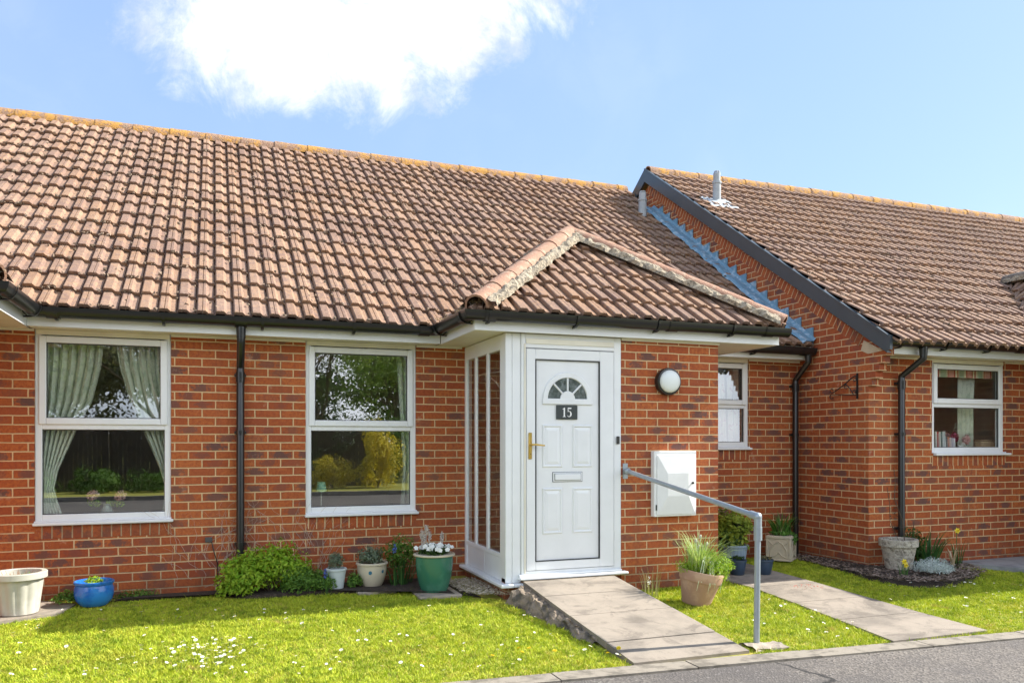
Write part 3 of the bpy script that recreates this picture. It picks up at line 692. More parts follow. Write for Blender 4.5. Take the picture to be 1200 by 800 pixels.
# soil vent pipes
def vent(parent,base,h,r,lean=0):
    b=Vector(base); B=MB(); B.tube([b,b+Vector((lean,0,h*.62))],r*1.12,20); B.tube([b+Vector((lean,0,h*.62)),b+Vector((lean,0,h*.68))],r*1.3,20); B.tube([b+Vector((lean,0,h*.66)),b+Vector((lean,0,h*.92))],r,20)
    v=B.build('vent_pipe',PIPEG,parent,smooth=True)
    C=MB(); 
    for k in range(8):
        a=math.pi*k/8; C.tube([b+Vector((lean+math.cos(a)*r*.95,math.sin(a)*r*.95,h*.9)),b+Vector((lean+math.cos(a)*r*.7,math.sin(a)*r*.7,h*.99)),b+Vector((lean-math.cos(a)*r*.7,-math.sin(a)*r*.7,h*.99)),b+Vector((lean-math.cos(a)*r*.95,-math.sin(a)*r*.95,h*.9))],.004,5)
    C.build('vent_cage',PIPEG,v)
    return v
def on_plane(px,py,y0,z0,t):
    D=pxdir(px,py); s=(z0-1.45-t*y0)/(D.z-t*D.y); return Vector((D.x*s,D.y*s,1.45+D.z*s))
p=on_plane(753,251,MY,MZ+.05,T0); vent(house,(min(p.x,6.30),p.y,p.z-.05),.40,.055)
p=on_plane(840,238,EY,EZ,ts); vent(nb,(p.x,p.y,p.z-.03),.50,.052)
# lead slate round the right pipe
B=MB(); n=10; V=[];F=[]; rg=random.Random(8)
for i in range(n+1):
    for j in range(n+1):
        u=(i/n-.5)*.52; s=(j/n-.5)*.44-.04; dd=math.hypot(u,s+.04); hgt=.05+.05*max(0,1-dd/.12)+rg.uniform(-.006,.006)+.012*math.sin(u*42)
        V.append((p.x+u,p.y+s*d.y-hgt*d.z*.6,p.z-.02+s*d.z+hgt*d.y))
for i in range(n):
    for j in range(n): a=i*(n+1)+j; F.append((a,a+1,a+n+2,a+n+1))
B.add(V,F); B.build('lead_slate',mat('lead_slate_grey',(.42,.45,.47),.5,.1,12),nb,smooth=True)

# ------------------------------------------------------------------ windows
GLASSN=glass_mat('shaded_window_glass',.10)
def window(parent,Wd,Y,tz,top_sash=True,sill=True,sx=(.01,.02)):
    """uPVC window: outer frame, transom, raised opening sash above, pane and sill"""
    x0,x1,z0,z1=Wd; yo=Y+.018; f=MB()
    fw=.052
    f.bbox(x0,x0+fw,yo,yo+.06,z0,z1,.004); f.bbox(x1-fw,x1,yo,yo+.06,z0,z1,.004)
    f.bbox(x0+fw,x1-fw,yo+.001,yo+.06,z0,z0+fw+.01,.004); f.bbox(x0+fw,x1-fw,yo+.001,yo+.06,z1-.045,z1,.004); f.bbox(x0+fw,x1-fw,yo+.001,yo+.06,tz-.03,tz+.03,.004)
    wn=f.build('window',WH,parent)
    s=MB(); sw=.055; a0,a1,b0,b1=x0+.03,x1-.03,tz+.012,z1-.055
    ys=yo-.018
    s.bbox(a0,a0+sw,ys,yo-.0015,b0,b1,.005); s.bbox(a1-sw,a1,ys,yo-.0015,b0,b1,.005); s.bbox(a0+sw,a1-sw,ys+.0007,yo-.0015,b0,b0+sw,.005); s.bbox(a0+sw,a1-sw,ys+.0007,yo-.0015,b1-sw,b1,.005)
    s.build('sash',WH,wn)
    hb=MB(); hb.box(x0+.01,x1-.01,yo-.012,yo-.002,z1-.045,z1-.003); hb.build('head_board',CREAM,wn)
    g=MB(); g.box(a0+sw-.01,a1-sw+.01,yo+.022,yo+.034,b0+sw-.01,b1-sw+.01); g.box(x0+fw-.01,x1-fw+.01,yo+.026,yo+.038,z0+fw,tz-.02)
    g.build('pane',GLASSN if Y<7 else GLASS,wn)
    k=MB(); q=.006; cz=((a0+sw,a1-sw,b0+sw,b1-sw,yo-.0025),(x0+fw,x1-fw,z0+fw+.01,tz-.03,yo+.018))
    for (c0,c1,e0,e1,yy) in cz:
        k.box(c0,c0+q,yy,yy+.02,e0,e1); k.box(c1-q,c1,yy,yy+.02,e0,e1); k.box(c0+q,c1-q,yy,yy+.02,e0,e0+q); k.box(c0+q,c1-q,yy,yy+.02,e1-q,e1)
    k.build('gasket',mat('grey_gasket',(.06,.06,.06),.6),wn)
    if sill:
        sl_=MB(); sl_.bbox(x0-sx[0],x1+sx[1],Y-.045,yo+.03,z0-.026,z0-.001,.006); sl_.bbox(x0-.002,x1+.004,Y-.02,yo+.02,z0-.001,z0+.012,.003); sl_.build('sill',WH,wn)
    return wn
window(house,W_L,F0,1.585); window(house,W_M,F0,1.585); window(house,W_R,F0,1.86); window(nb,W_N,RY,1.86,sx=(-.02,.06))

# ------------------------------------------------------------------ porch joinery
GX=2.345
ps=MB()
ps.bbox(GX,GX+.06,6.465,6.61,.235,2.386,.004); ps.bbox(GX,GX+.06,7.60,7.659,.235,2.386,.004); ps.bbox(GX+.001,GX+.06,6.6105,7.60,2.255,2.386,.003); ps.bbox(GX+.001,GX+.06,6.6105,7.60,.44,.475,.003)
for y in (6.94,7.295): ps.bbox(GX+.004,GX+.026,y,y+.055,.475,2.255,.003)
ps.bbox(GX+.012,GX+.05,6.6105,7.07,.235,.44,.002); ps.bbox(GX+.012,GX+.05,7.078,7.60,.235,.44,.002)
sf=ps.build('side_light',WH,house)
g=MB(); g.box(GX+.014,GX+.020,6.55,7.61,.47,2.26); g.build('pane',glass_mat('porch_glass',.30,(.93,.94,.92)),sf)
sl_=MB(); sl_.bbox(GX-.06,GX+.058,6.395,7.655,.205,.234,.006); sl_.bbox(GX+.058,2.5,6.395,6.50,.205,.2335,.006); sl_.build('sill',WH,sf)
df=MB()
df.bbox(GX+.062,2.485,PY,PY+.09,.236,2.386,.004)                               # corner post
df.bbox(2.447+.04,2.525,PY-.012,PY+.09,.29,2.386,.004); df.bbox(3.385,3.458,PY-.002,PY+.09,.27,2.386,.004)
df.bbox(2.5255,3.3845,PY-.008,PY+.09,2.265,2.386,.004)
df.bbox(2.5255,3.3845,PY-.006,PY+.09,.285,.33,.004)
fr=df.build('door_frame',WH,house)
st=MB(); st.bbox(2.455,3.50,PY-.075,PY+.02,.262,.286,.007); st.bbox(2.46,3.455,PY-.03,PY,.287,.305,.004); st.build('threshold',WH,fr)
tri=MB(); tri.bbox(2.51,2.526,PY-.02,PY-.013,.31,2.30,.002); tri.bbox(2.53,3.38,PY-.016,PY-.009,2.30,2.345,.002); tri.build('frame_bead',CREAM,fr)
# door sash and slab
dr=MB(); a0,a1,b0,b1=2.532,3.378,.335,2.258; pw=.085
yy=PY+.004
dr.bbox(a0,a0+pw,yy-.02,yy+.05,b0,b1,.005); dr.bbox(a1-pw-.055,a1,yy-.02,yy+.05,b0,b1,.005)
dr.bbox(a0+pw,a1-pw-.055,yy-.0192,yy+.05,b0,b0+.075,.005); dr.bbox(a0+pw,a1-pw-.055,yy-.0192,yy+.05,b1-.09,b1,.005)
P0,P1,Q0,Q1=2.617,3.238,.410,2.168
dr.bbox(P0+.006,P1-.006,yy-.006,yy+.03,Q0+.006,Q1-.006,.002)
door=dr.build('door',WH,house)
gk=MB(); q=.007
gk.box(P0,P0+q,yy-.0215,yy+.0,Q0,Q1); gk.box(P1-q,P1,yy-.0215,yy,Q0,Q1); gk.box(P0+q,P1-q,yy-.0215,yy,Q0,Q0+q); gk.box(P0+q,P1-q,yy-.0215,yy,Q1-q,Q1)
gk.build('door_gasket',mat('black_gasket',(.03,.035,.035),.6),door)
def raised(B,x0,x1,z0,z1,y,h=.010,m=.028):
    """raised-and-fielded moulding"""
    def ring(i,yv): return [(x0+i,yv,z0+i),(x1-i,yv,z0+i),(x1-i,yv,z1-i),(x0+i,yv,z1-i)]
    rs=[ring(0,y),ring(.006,y-h),ring(.014,y-h),ring(.022,y-h*.1),ring(.022+m,y-h*.8)]
    b=len(B.v); V=[p for r in rs for p in r]; F=[]
    for i in range(len(rs)-1):
        for k in range(4): F.append((i*4+k,i*4+(k+1)%4,(i+1)*4+(k+1)%4,(i+1)*4+k))
    F.append((16,17,18,19)); B.add(V,F)
pn=MB(); yf=yy-.0062
xm=(P0+P1)/2
for (c0,c1) in ((2.685,2.875),(2.975,3.170)):
    raised(pn,c0,c1,1.227,1.600,yf); raised(pn,c0,c1,.645,1.045,yf)
pn.build('door_panels',WH,door)
# fanlight
cx,cz,ro,ri=2.925,1.825,.240,.187
fl=MB(); seg=24; V=[];F=[]
for i in range(seg+1):
    a=math.pi*i/seg
    for (r,yv) in ((ro,yf),(ro-.008,yf-.014),(ri+.006,yf-.014),(ri,yf-.002)): V.append((cx+math.cos(a)*r,yv,cz+math.sin(a)*r))
for i in range(seg):
    for k in range(3): a=i*4+k; F.append((a,a+4,a+5,a+1))
fl.add(V,F); fl.bbox(cx-ro,cx+ro,yf-.0145,yf+.002,cz-.046,cz+.004,.003)
for a in (45,90,135):
    A=R(a); p0=Vector((cx+math.cos(A)*.06,yf-.006,cz+math.sin(A)*.06)); p1=Vector((cx+math.cos(A)*ri,yf-.006,cz+math.sin(A)*ri)); fl.tube([p0,p1],.009,6)
V=[(cx,yf-.013,cz)]+[(cx+math.cos(math.pi*i/12)*.07,yf-.013,cz+math.sin(math.pi*i/12)*.07) for i in range(13)]+[(cx+math.cos(math.pi*i/12)*.074,yf,cz+math.sin(math.pi*i/12)*.074) for i in range(13)]
fl.add(V,[(0,i+1,i+2) for i in range(12)]+[(i+1,i+14,i+15,i+2) for i in range(12)])
fl.fix=True; fl.build('fanlight_frame',WH,door)
g=MB(); V=[(cx,yf-.003,cz)]+[(cx+math.cos(math.pi*i/24)*(ri+.003),yf-.003,cz+math.sin(math.pi*i/24)*(ri+.003)) for i in range(25)]; g.prism(V[1:],(0,.002,0))
def dark_glass():
    m,t,p=newmat('obscured_dark_glass'); ob=N(t,'ShaderNodeTexCoord').outputs['Object']
    t.links.new(mixc(t,smooth(t,noise(t,ob,22,3,.6),.4,.65),(.05,.065,.062),(.11,.135,.13)),p.inputs['Base Color']); p.inputs['Roughness'].default_value=.12; p.inputs['Specular IOR Level'].default_value=.6
    bumpn(t,p,noise(t,ob,25,2),.004); return m
g.build('fanlight_pane',dark_glass(),door)
# number plate with the figures 15
np_=MB(); np_.bbox(2.815,3.018,yf-.014,yf-.001,1.648,1.772,.003); plate=np_.build('number_plate',mat('slate_plaque',(.035,.045,.045),.5,.1,30),door)
fg=MB()
def fig(pts,ox,oz,s):
    fg.prism([(ox+x*s,yf-.0165,oz+z*s) for x,z in pts],(0,.002,0))
s=.082; oz=1.669
ox=2.868
fig([(.08,0),(.42,0),(.42,.05),(.33,.08),(.33,1.0),(.27,1.0),(.05,.86),(.07,.81),(.18,.84),(.18,.08),(.08,.05)],ox,oz,s)
ox=2.912
fig([(.12,1.0),(.16,.98),(.22,.62),(.13,.52)],ox,oz,s)
fig([(.14,1.0),(.56,1.0),(.52,.86),(.16,.86)],ox,oz,s)
# bowl of the 5 as a ring segment
ring=[]; 
for i in range(19):
    a=R(128-i*(128+150)/18); w_=1
    ring.append((.30+.28*math.cos(a),.32+.32*math.sin(a)))
inner=[]
for i in range(19):
    a=R(128-i*(128+150)/18); th=.04+.09*math.sin(math.pi*i/18); inner.append((.30+(.28-th*1.25)*math.cos(a),.32+(.32-th*.75)*math.sin(a)))
for i in range(18): fig([ring[i],ring[i+1],inner[i+1],inner[i]],ox,oz,s)
fg.fix=True; fg.build('house_number',mat('white_figures',(.8,.8,.78),.5,.02),plate) if False else fg.build('house_number',mat('white_figures',(.8,.8,.78),.5,.02),door)
# letter plate
lp=MB(); lp.bbox(2.785,3.065,yf-.010,yf-.001,1.102,1.182,.003); lp.bbox(2.800,3.050,yf-.018,yf-.0105,1.115,1.169,.004); lo=lp.build('letter_plate',WH,door)
lp=MB(); lp.box(2.781,3.069,yf-.004,yf-.0005,1.098,1.186); lp.box(2.797,3.053,yf-.0125,yf-.0102,1.112,1.172); lp.build('letter_plate_seal',mat('plate_seal',(.06,.08,.09),.6),door)
# brass handle
BRS=mat('brass',(.62,.42,.12),.28,.05,20,metal=.9)
h=MB(); h.bbox(2.548,2.580,yy-.032,yy-.0205,1.30,1.53,.004); h.tube([(2.564,yy-.03,1.425),(2.564,yy-.065,1.425)],.011,12); h.tube([(2.562,yy-.065,1.425),(2.60,yy-.067,1.427),(2.685,yy-.062,1.418)],[.009,.009,.007],10); h.tube([(2.564,yy-.033,1.345),(2.564,yy-.036,1.345)],.012,12)
h.build('handle',BRS,door,smooth=True)
kb_=MB(); kb_.tube([(2.564,yy-.0362,1.345),(2.564,yy-.037,1.345)],.004,8); kb_.build('keyhole',BLK,door)
# bell push
bp=MB(); bp.bbox(3.408,3.436,PY-.022,PY-.003,1.43,1.50,.004); bp.build('bell_push',BLK,house)
# wall light
wl=MB(); c=(3.928,PY,2.005); 
def lathe_y(B,prof,c,seg=36):
    """revolve (r, depth towards -Y) about an axis along Y"""
    V=[];F=[]
    for (r,dp) in prof:
        for k in range(seg): a=2*math.pi*k/seg; V.append((c[0]+r*math.cos(a),c[1]-dp,c[2]+r*math.sin(a)))
    n=len(prof)
    for i in range(n-1):
        for k in range(seg): k2=(k+1)%seg; F.append((i*seg+k,(i+1)*seg+k,(i+1)*seg+k2,i*seg+k2))
    F.append(tuple((n-1)*seg+k for k in range(seg))); return B.add(V,F)
lathe_y(wl,[(.123,.001),(.126,.01),(.126,.055),(.120,.064),(.106,.066),(.104,.058)],c); lamp=wl.build('wall_light',BLK,house,smooth=True)
wl=MB(); lathe_y(wl,[(.1035,.055),(.1035,.070),(.098,.085),(.080,.098),(.050,.106),(.02,.109)],c); wl.build('diffuser',mat('opal_diffuser',(.72,.76,.74),.35,.02),lamp,smooth=True)
# meter box
WARM=mat('meter_box_white',(.74,.75,.74),.45,.03,5)
mb_=MB(); X0,X1,Z0,Z1=3.765,4.215,.765,1.365; yo=PY
mb_.bbox(X0,X1,yo-.062,yo-.001,Z0,Z1,.005); box=mb_.build('meter_box',WARM,house)
md=MB(); d0,d1,e0,e1=X0+.028,X1-.012,Z0+.018,Z1-.035; md.bbox(d0,d1,yo-.072,yo-.0625,e0,e1,.003)
# faceted door: hipped raised face
r0=[(d0+.008,yo-.0722,e0+.008),(d1-.008,yo-.0722,e0+.008),(d1-.008,yo-.0722,e1-.008),(d0+.008,yo-.0722,e1-.008)]
r1=[(d0+.10,yo-.092,e0+.17),(d1-.09,yo-.092,e0+.17),(d1-.09,yo-.092,e1-.17),(d0+.10,yo-.092,e1-.17)]
md.add(r0+r1,[(0,1,5,4),(1,2,6,5),(2,3,7,6),(3,0,4,7),(4,5,6,7)]); md.fix=True; md.build('meter_door',WARM,box)
ml=MB(); ml.tube([(X1-.055,yo-.078,1.07),(X1-.055,yo-.095,1.07)],.011,12); ml.build('lock',BLK,box); 
ml=MB(); ml.box(X0+.018,X0+.026,yo-.070,yo-.062,Z0+.06,Z0+.11); ml.build('hinge',BLK,box)
# cable on side of post under left eave porch etc. small black clip beside pipe omitted

# ------------------------------------------------------------------ ramp, paths
rp=MB(); rx0,rx1=2.475,3.345; ya,za,yb,zb=6.385,.262,4.450,.062
def rpt(x,t,dz=0): return (x,ya+(yb-ya)*t,za+(zb-za)*t+dz)
cuts=[0,.235,.50,.80,1.0]
for i in range(4):
    t0,t1=cuts[i]+.003,cuts[i+1]-.003; dz=rnd.uniform(-.002,.002)
    P=[rpt(rx0,t1,dz),rpt(rx1,t1,dz),rpt(rx1,t0,dz),rpt(rx0,t0,dz)]
    rp.prism([(p[0],p[1],p[2]-.045) for p in P],(0,0,.045))
def slab_mat():
    m,t,p=newmat('paving_concrete'); ob=N(t,'ShaderNodeTexCoord').outputs['Object']
    b=mixc(t,smooth(t,noise(t,ob,1.6,6,.65,.4),.42,.66),(.31,.262,.205),(.185,.158,.125)); b=mixc(t,mth(t,'MULTIPLY',smooth(t,noise(t,ob,3.1,6,.7,.8),.50,.62),.6),b,(.13,.108,.085)); b=mixc(t,smooth(t,noise(t,ob,11,5,.7),.5,.75),b,(.25,.215,.17))
    b=mixc(t,mth(t,'MULTIPLY',smooth(t,noise(t,ob,200,3,.6),.55,.75),.5),b,(.15,.13,.11)); b=mixc(t,smooth(t,noise(t,ob,45,3,.6),.70,.76),b,(.12,.115,.09))
    t.links.new(b,p.inputs['Base Color']); p.inputs['Roughness'].default_value=.92; bumpn(t,p,noise(t,ob,160,4,.7),.003); return m
SLABM=slab_mat()
struct(rp.build('ramp',SLABM))
rb=MB(); P=[rpt(rx0+.03,1,-.05),rpt(rx1-.03,1,-.05),rpt(rx1-.03,0,-.05),rpt(rx0+.03,0,-.05)]; rb.prism([(p[0],p[1],-.05) for p in P],(0,0,.001)); 
b0=[(p[0],p[1],-.05) for p in P]; rb=MB(); rb.add(b0+P,[(0,1,5,4),(1,2,6,5),(2,3,7,6),(3,0,4,7),(4,5,6,7)])
# rough haunching against the left side of the ramp
V=[];F=[];n=34;m=8; rg=random.Random(15)
for i in range(n+1):
    t=.015+.72*i/n
    for j in range(m+1):
        q=j/m; p=rpt(rx0+.01,t,-.035-.01*q); wd=.19*(1-t*.9)*(1+.25*math.sin(i*.7)); zed=p[2]*(1-q)+ (gz(0,p[1])-.03)*q
        V.append((p[0]-wd*q+rg.uniform(-.012,.012),p[1]+rg.uniform(-.012,.012),zed+ .06*math.sin(math.pi*q)*(1-.6*t)+rg.uniform(-.013,.013)))
for i in range(n):
    for j in range(m): a=i*(m+1)+j; F.append((a,a+1,a+m+2,a+m+1))
rb.add(V,F); struct(rb.build('ramp_haunching',HAUNCH))
# path to the recess
pt=MB(); strips=[(4.325,4.46,5.37),(4.95,4.55,5.37),(5.55,4.62,5.39),(6.2,4.68,5.42),(6.8,4.62,5.42),(7.62,4.55,5.45)]
for i in range(5):
    y0,a0,a1=strips[i]; y1,b0,b1=strips[i+1]; y0+=.004; y1-=.004
    z0=gz(0,y0)+.006; z1=gz(0,y1)+.006
    pt.prism([(a0,y0,z0-.05),(a1,y0,z0-.05),(b1,y1,z1-.05),(b0,y1,z1-.05)],(0,0,.05))
struct(pt.build('path',SLABM))
pe=MB(); 
for i in range(2,4):
    y0,_,a1=strips[i]; y1,_,b1=strips[i+1]; pe.prism([(a1+.004,y0,0),(a1+.05,y0,0),(b1+.05,y1,0),(b1+.004,y1,0)],(0,0,gz(0,y0)+.028))
pe2=MB(); pe2.prism([(7.55,6.59,0),(7.95,5.85,0),(12,5.85,0),(12,6.59,0)],(0,0,.135)); struct(pe2.build('path',mat('grey_paving',(.30,.31,.31),.9,.08,4,c2=(.20,.205,.21))))
pe3=MB(); pe3.prism([(-4,7.6,0),(-4,6.55,0),(-1.9,6.62,0),(-1.12,7.0,0),(-1.05,7.35,0),(-1.35,7.6,0)],(0,0,gz(0,7)+.016)); struct(pe3.build('path',SLABM))
for (x0,x1,y0,y1) in ((1.64,2.02,6.66,7.08),(1.17,1.52,7.0,7.3)):
    q=MB(); q.bbox(x0,x1,y0,y1,0,gz(0,y0)+.022,.008); tag(q.build('paving_slab',CONC),'small concrete slab under the '+('green glazed pot' if x0>1.5 else 'cream pot with a blue flower motif'),'slab')
# beds
def bed(poly,z,name='flower_bed'):
    b=MB(); n=len(poly); cx=sum(p[0] for p in poly)/n; cy=sum(p[1] for p in poly)/n
    V=[(cx,cy,z+.03)]+[(p[0]*.7+cx*.3,p[1]*.7+cy*.3,z+.022) for p in poly]+[(p[0],p[1],z-.05) for p in poly]
    F=[(0,1+i,1+(i+1)%n) for i in range(n)]+[(1+i,1+n+i,1+n+(i+1)%n,1+(i+1)%n) for i in range(n)]
    b.add(V,F); b.fix=True; return struct(b.build(name,SOIL))
BEDR=[(6.02,7.64),(6.12,7.22),(6.06,6.82),(6.08,6.52),(6.00,6.18),(6.04,5.92),(6.18,5.72),(6.48,5.62),(6.95,5.74),(7.33,5.92),(7.55,6.2),(7.6,6.58),(6.48,6.59),(6.45,7.64)]
bed(BEDR,.125); 
bed([(-1.3,7.64),(-1.25,7.45),(.0,7.38),(.1,7.15),(.9,7.1),(1.6,7.02),(2.05,6.9),(2.34,6.55),(2.34,7.64)],.125)
def inpoly(x,y,P):
    c=False; j=len(P)-1
    for i in range(len(P)):
        if (P[i][1]>y)!=(P[j][1]>y) and x<(P[j][0]-P[i][0])*(y-P[i][1])/(P[j][1]-P[i][1])+P[i][0]: c=not c
        j=i
    return c
def chips(name,poly,n,s0,s1,m,z,rg):
    B=MB(); xs=[p[0] for p in poly]; ys_=[p[1] for p in poly]; k=0
    while k<n:
        x=rg.uniform(min(xs),max(xs)); y=rg.uniform(min(ys_),max(ys_))
        if not inpoly(x,y,poly) or (x<6.44 and rg.random()<.0): continue
        k+=1; s=rg.uniform(s0,s1); a=rg.uniform(0,6.28); t=rg.uniform(-.5,.5); c,sn=math.cos(a)*s,math.sin(a)*s; zz=z+rg.uniform(0,.02)
        B.add([(x-c,y-sn,zz-t*s*.4),(x+sn*.4,y-c*.4,zz),(x+c,y+sn,zz+t*s*.4),(x-sn*.4,y+c*.4,zz+s*.35)],[(0,1,2),(0,2,3),(0,3,1),(1,3,2)])
    return tag(B.build(name,m),None,None,kind='stuff')
rg=random.Random(33)
o=chips('bark_chips',BEDR,4200,.008,.026,mat('bark_chip',(.16,.11,.08),.9,.2,60,c2=(.33,.27,.22)),.135,rg); tag(o,'scattered bark chips and dry leaf litter on the soil bed under the gable','bark chips')
o=chips('gravel',[(2.02,7.3),(2.02,6.72),(2.12,6.5),(2.42,6.40),(2.34,6.6),(2.34,7.3)],2600,.006,.014,mat('pale_gravel',(.45,.38,.28),.9,.2,60,c2=(.62,.56,.46)),.142,rg); tag(o,'pale gravel strip beside the glazed porch sill','gravel')

o=chips('fallen_petals',[(4.95,5.85),(5.25,5.85),(5.25,6.05),(4.95,6.05)],46,.006,.012,mat('red_petals',(.42,.07,.03),.8,.1),.115,rg); tag(o,'scatter of small red-brown fallen petals across a joint of the right-hand path','petals')
# ------------------------------------------------------------------ lawn
NOG=[]  # areas without grass
RAMP=[(rx0-.03,6.5),(rx0-.03,4.2),(rx1+.02,4.2),(rx1+.02,6.5)]
HA=[(2.30,6.5),(2.33,5.9),(2.43,5.2),(2.48,4.9),(2.5,6.5)]
PATHP=[(a,y) for y,a,_ in strips]+[(b_,y) for y,_,b_ in strips[::-1]]
BEDL=[(-1.3,7.64),(-1.25,7.5),(.0,7.42),(.1,7.2),(.9,7.15),(1.6,7.07),(2.05,6.95),(2.1,6.55),(2.35,6.45),(2.34,7.64)]
PL=[(-4,7.6),(-4,6.58),(-1.9,6.65),(-1.15,7.02),(-1.08,7.35),(-1.35,7.6)]
PR=[(7.55,6.59),(7.95,5.87),(12,5.87),(12,6.59)]
bc=(6.75,6.6); BEDG=[(bc[0]+(p[0]-bc[0])*.91,bc[1]+(p[1]-bc[1])*.88 if p[1]<6.5 else p[1]) for p in BEDR]
polys=[RAMP,HA,PATHP,BEDL,BEDG,PL,PR]
def lawn(name,x0,x1,n,seed,h=(.010,.026),label=None):
    r=np.random.RandomState(seed); X=r.uniform(x0,x1,n); k=4.50-.06*(X-1.46)+.01; Y=k+(7.62-k)*r.uniform(0,1,n)**1.0
    keep=np.ones(n,bool)
    for P in polys:
        c=np.zeros(n,bool); j=len(P)-1
        for i in range(len(P)):
            xi,yi=P[i]; xj,yj=P[j]
            if yi!=yj: c^=((yi>Y)!=(yj>Y))&(X<(xj-xi)*(Y-yi)/(yj-yi)+xi)
            j=i
        keep&=~c
    # no blades inside porch or behind right house front
    keep&=~((X>2.34)&(X<4.5)&(Y>6.46)); keep&=~((X>6.45)&(Y>6.58)); keep&=~((X<-2.05)&(Y>6.45)); keep&=~((X>8.87)&(Y>5.33))
    X,Y=X[keep],Y[keep]; n=len(X)
    t=np.clip((Y-4.45)/3.0,0,1); Z=.052+.078*t-.012
    patch=.5+.5*np.sin(X*2.1+1.3*np.sin(Y*1.7))*np.cos(Y*2.7+X*.6)
    fine=np.sin(X*17+3*np.sin(Y*13))*np.sin(Y*19+2*np.sin(X*11)); H=r.uniform(*h,n)*(.7+.4*patch+.55*np.clip(fine,0,1)); H=np.where(r.uniform(0,1,n)<.02,H*1.8,H); a=r.uniform(0,2*np.pi,n); wd=r.uniform(.0016,.0034,n); ln=r.uniform(.2,1.5,n)*H; la=r.uniform(0,2*np.pi,n)
    dx,dy=np.cos(a)*wd,np.sin(a)*wd; lx,ly=np.cos(la)*ln,np.sin(la)*ln
    V=np.empty((n,5,3)); V[:,0]=np.stack([X-dx,Y-dy,Z],1); V[:,1]=np.stack([X+dx,Y+dy,Z],1)
    V[:,2]=np.stack([X+dx*.8+lx*.35,Y+dy*.8+ly*.35,Z+H*.6],1); V[:,3]=np.stack([X-dx*.8+lx*.35,Y-dy*.8+ly*.35,Z+H*.6],1); V[:,4]=np.stack([X+lx,Y+ly,Z+H],1)
    me=bpy.data.meshes.new(name); me.vertices.add(n*5); me.vertices.foreach_set('co',V.reshape(-1))
    b=np.arange(n)*5; L_=np.stack([b,b+1,b+2,b+3,b+3,b+2,b+4],1).reshape(-1)
    me.loops.add(n*7); me.loops.foreach_set('vertex_index',L_.astype(np.int32)); me.polygons.add(n*2)
    ls=np.stack([np.arange(n)*7,np.arange(n)*7+4],1).reshape(-1); me.polygons.foreach_set('loop_start',ls.astype(np.int32)); me.polygons.foreach_set('loop_total',np.tile([4,3],n).astype(np.int32))
    uv=me.uv_layers.new(name='UVMap'); rv=np.repeat(r.uniform(0,1,n),7); uv.data.foreach_set('uv',np.stack([rv,np.tile([0,0,.6,.6,.6,.6,1],n)],1).reshape(-1))
    me.update(); me.materials.append(GRASS); o=bpy.data.objects.new(name,me); COL.objects.link(o); return tag(o,label,'grass',kind='stuff')
lawn('grass',-4.2,9.6,520000,1,label='mown sunlit lawn grass in front of the bungalows, on both sides of the ramp')
def leafcloud(B,c,rad,n,size,rg,flat=.0,asp=.45,hollow=.35,lo=-1,up=.35,noiseamp=.25,kmin=0):
    """leaf-sized folded quads through an uneven ellipsoid"""
    ph=[rg.uniform(0,6.28) for _ in range(6)]
    for _ in range(n):
        while True:
            d=Vector((rg.gauss(0,1),rg.gauss(0,1),rg.gauss(0,1))); d.normalize()
            if d.z>=lo: break
        lobe=1+noiseamp*(math.sin(3.1*math.atan2(d.y,d.x)+ph[0]+2*d.z)+.7*math.sin(5.3*d.z+ph[1]+2.3*d.x)+.5*math.sin(9*d.x+ph[2])*math.sin(8*d.y+ph[3]))/2
        q=(hollow+(1-hollow)*rg.random()**.6)*lobe
        p=Vector(c)+Vector((d.x*rad[0]*q,d.y*rad[1]*q,d.z*rad[2]*q))
        nrm=(d+Vector((0,0,up))+Vector((rg.gauss(0,.6),rg.gauss(0,.6),rg.gauss(0,.6)))).normalized()
        a=nrm.orthogonal().normalized(); a.rotate(Matrix.Rotation(rg.uniform(0,6.28),3,nrm)); b=nrm.cross(a); s=size*rg.uniform(.6,1.3); r0=rg.random()
        B.add([p-a*s,p+b*s*asp-nrm*s*.12,p+a*s,p-b*s*asp-nrm*s*.12],[(0,1,2,3)],[[(r0,0)]*4])
def blades(B,c,n,h,w,rg,spread=.06,lean=.5,droop=.3,seg=4,rad=.03):
    """strap leaves arching out of a clump"""
    for _ in range(n):
        a=rg.uniform(0,6.28); L_=h*rg.uniform(.6,1.1); ln=lean*rg.uniform(.3,1.2); px=c[0]+math.cos(a)*rad*rg.random(); py=c[1]+math.sin(a)*rad*rg.random(); r0=rg.random(); ww=w*rg.uniform(.7,1.2)
        side=Vector((-math.sin(a+rg.uniform(-.6,.6)),math.cos(a),0)).normalized(); V=[];F=[]
        x=y=0; z=0; ang=ln*.3
        for k in range(seg+1):
            t=k/seg; wk=ww*(1-t**2*.92)
            q=Vector((px+math.cos(a)*x,py+math.sin(a)*x,c[2]+z)); V+= [q-side*wk,q+side*wk]
            ang=ln*.35+(ln+droop*2)*t*t; x+=math.sin(ang)*L_/seg; z+=math.cos(ang)*L_/seg
        for k in range(seg): F.append((2*k,2*k+1,2*k+3,2*k+2))
        B.add(V,F,[[(r0,0)]*4]*seg)

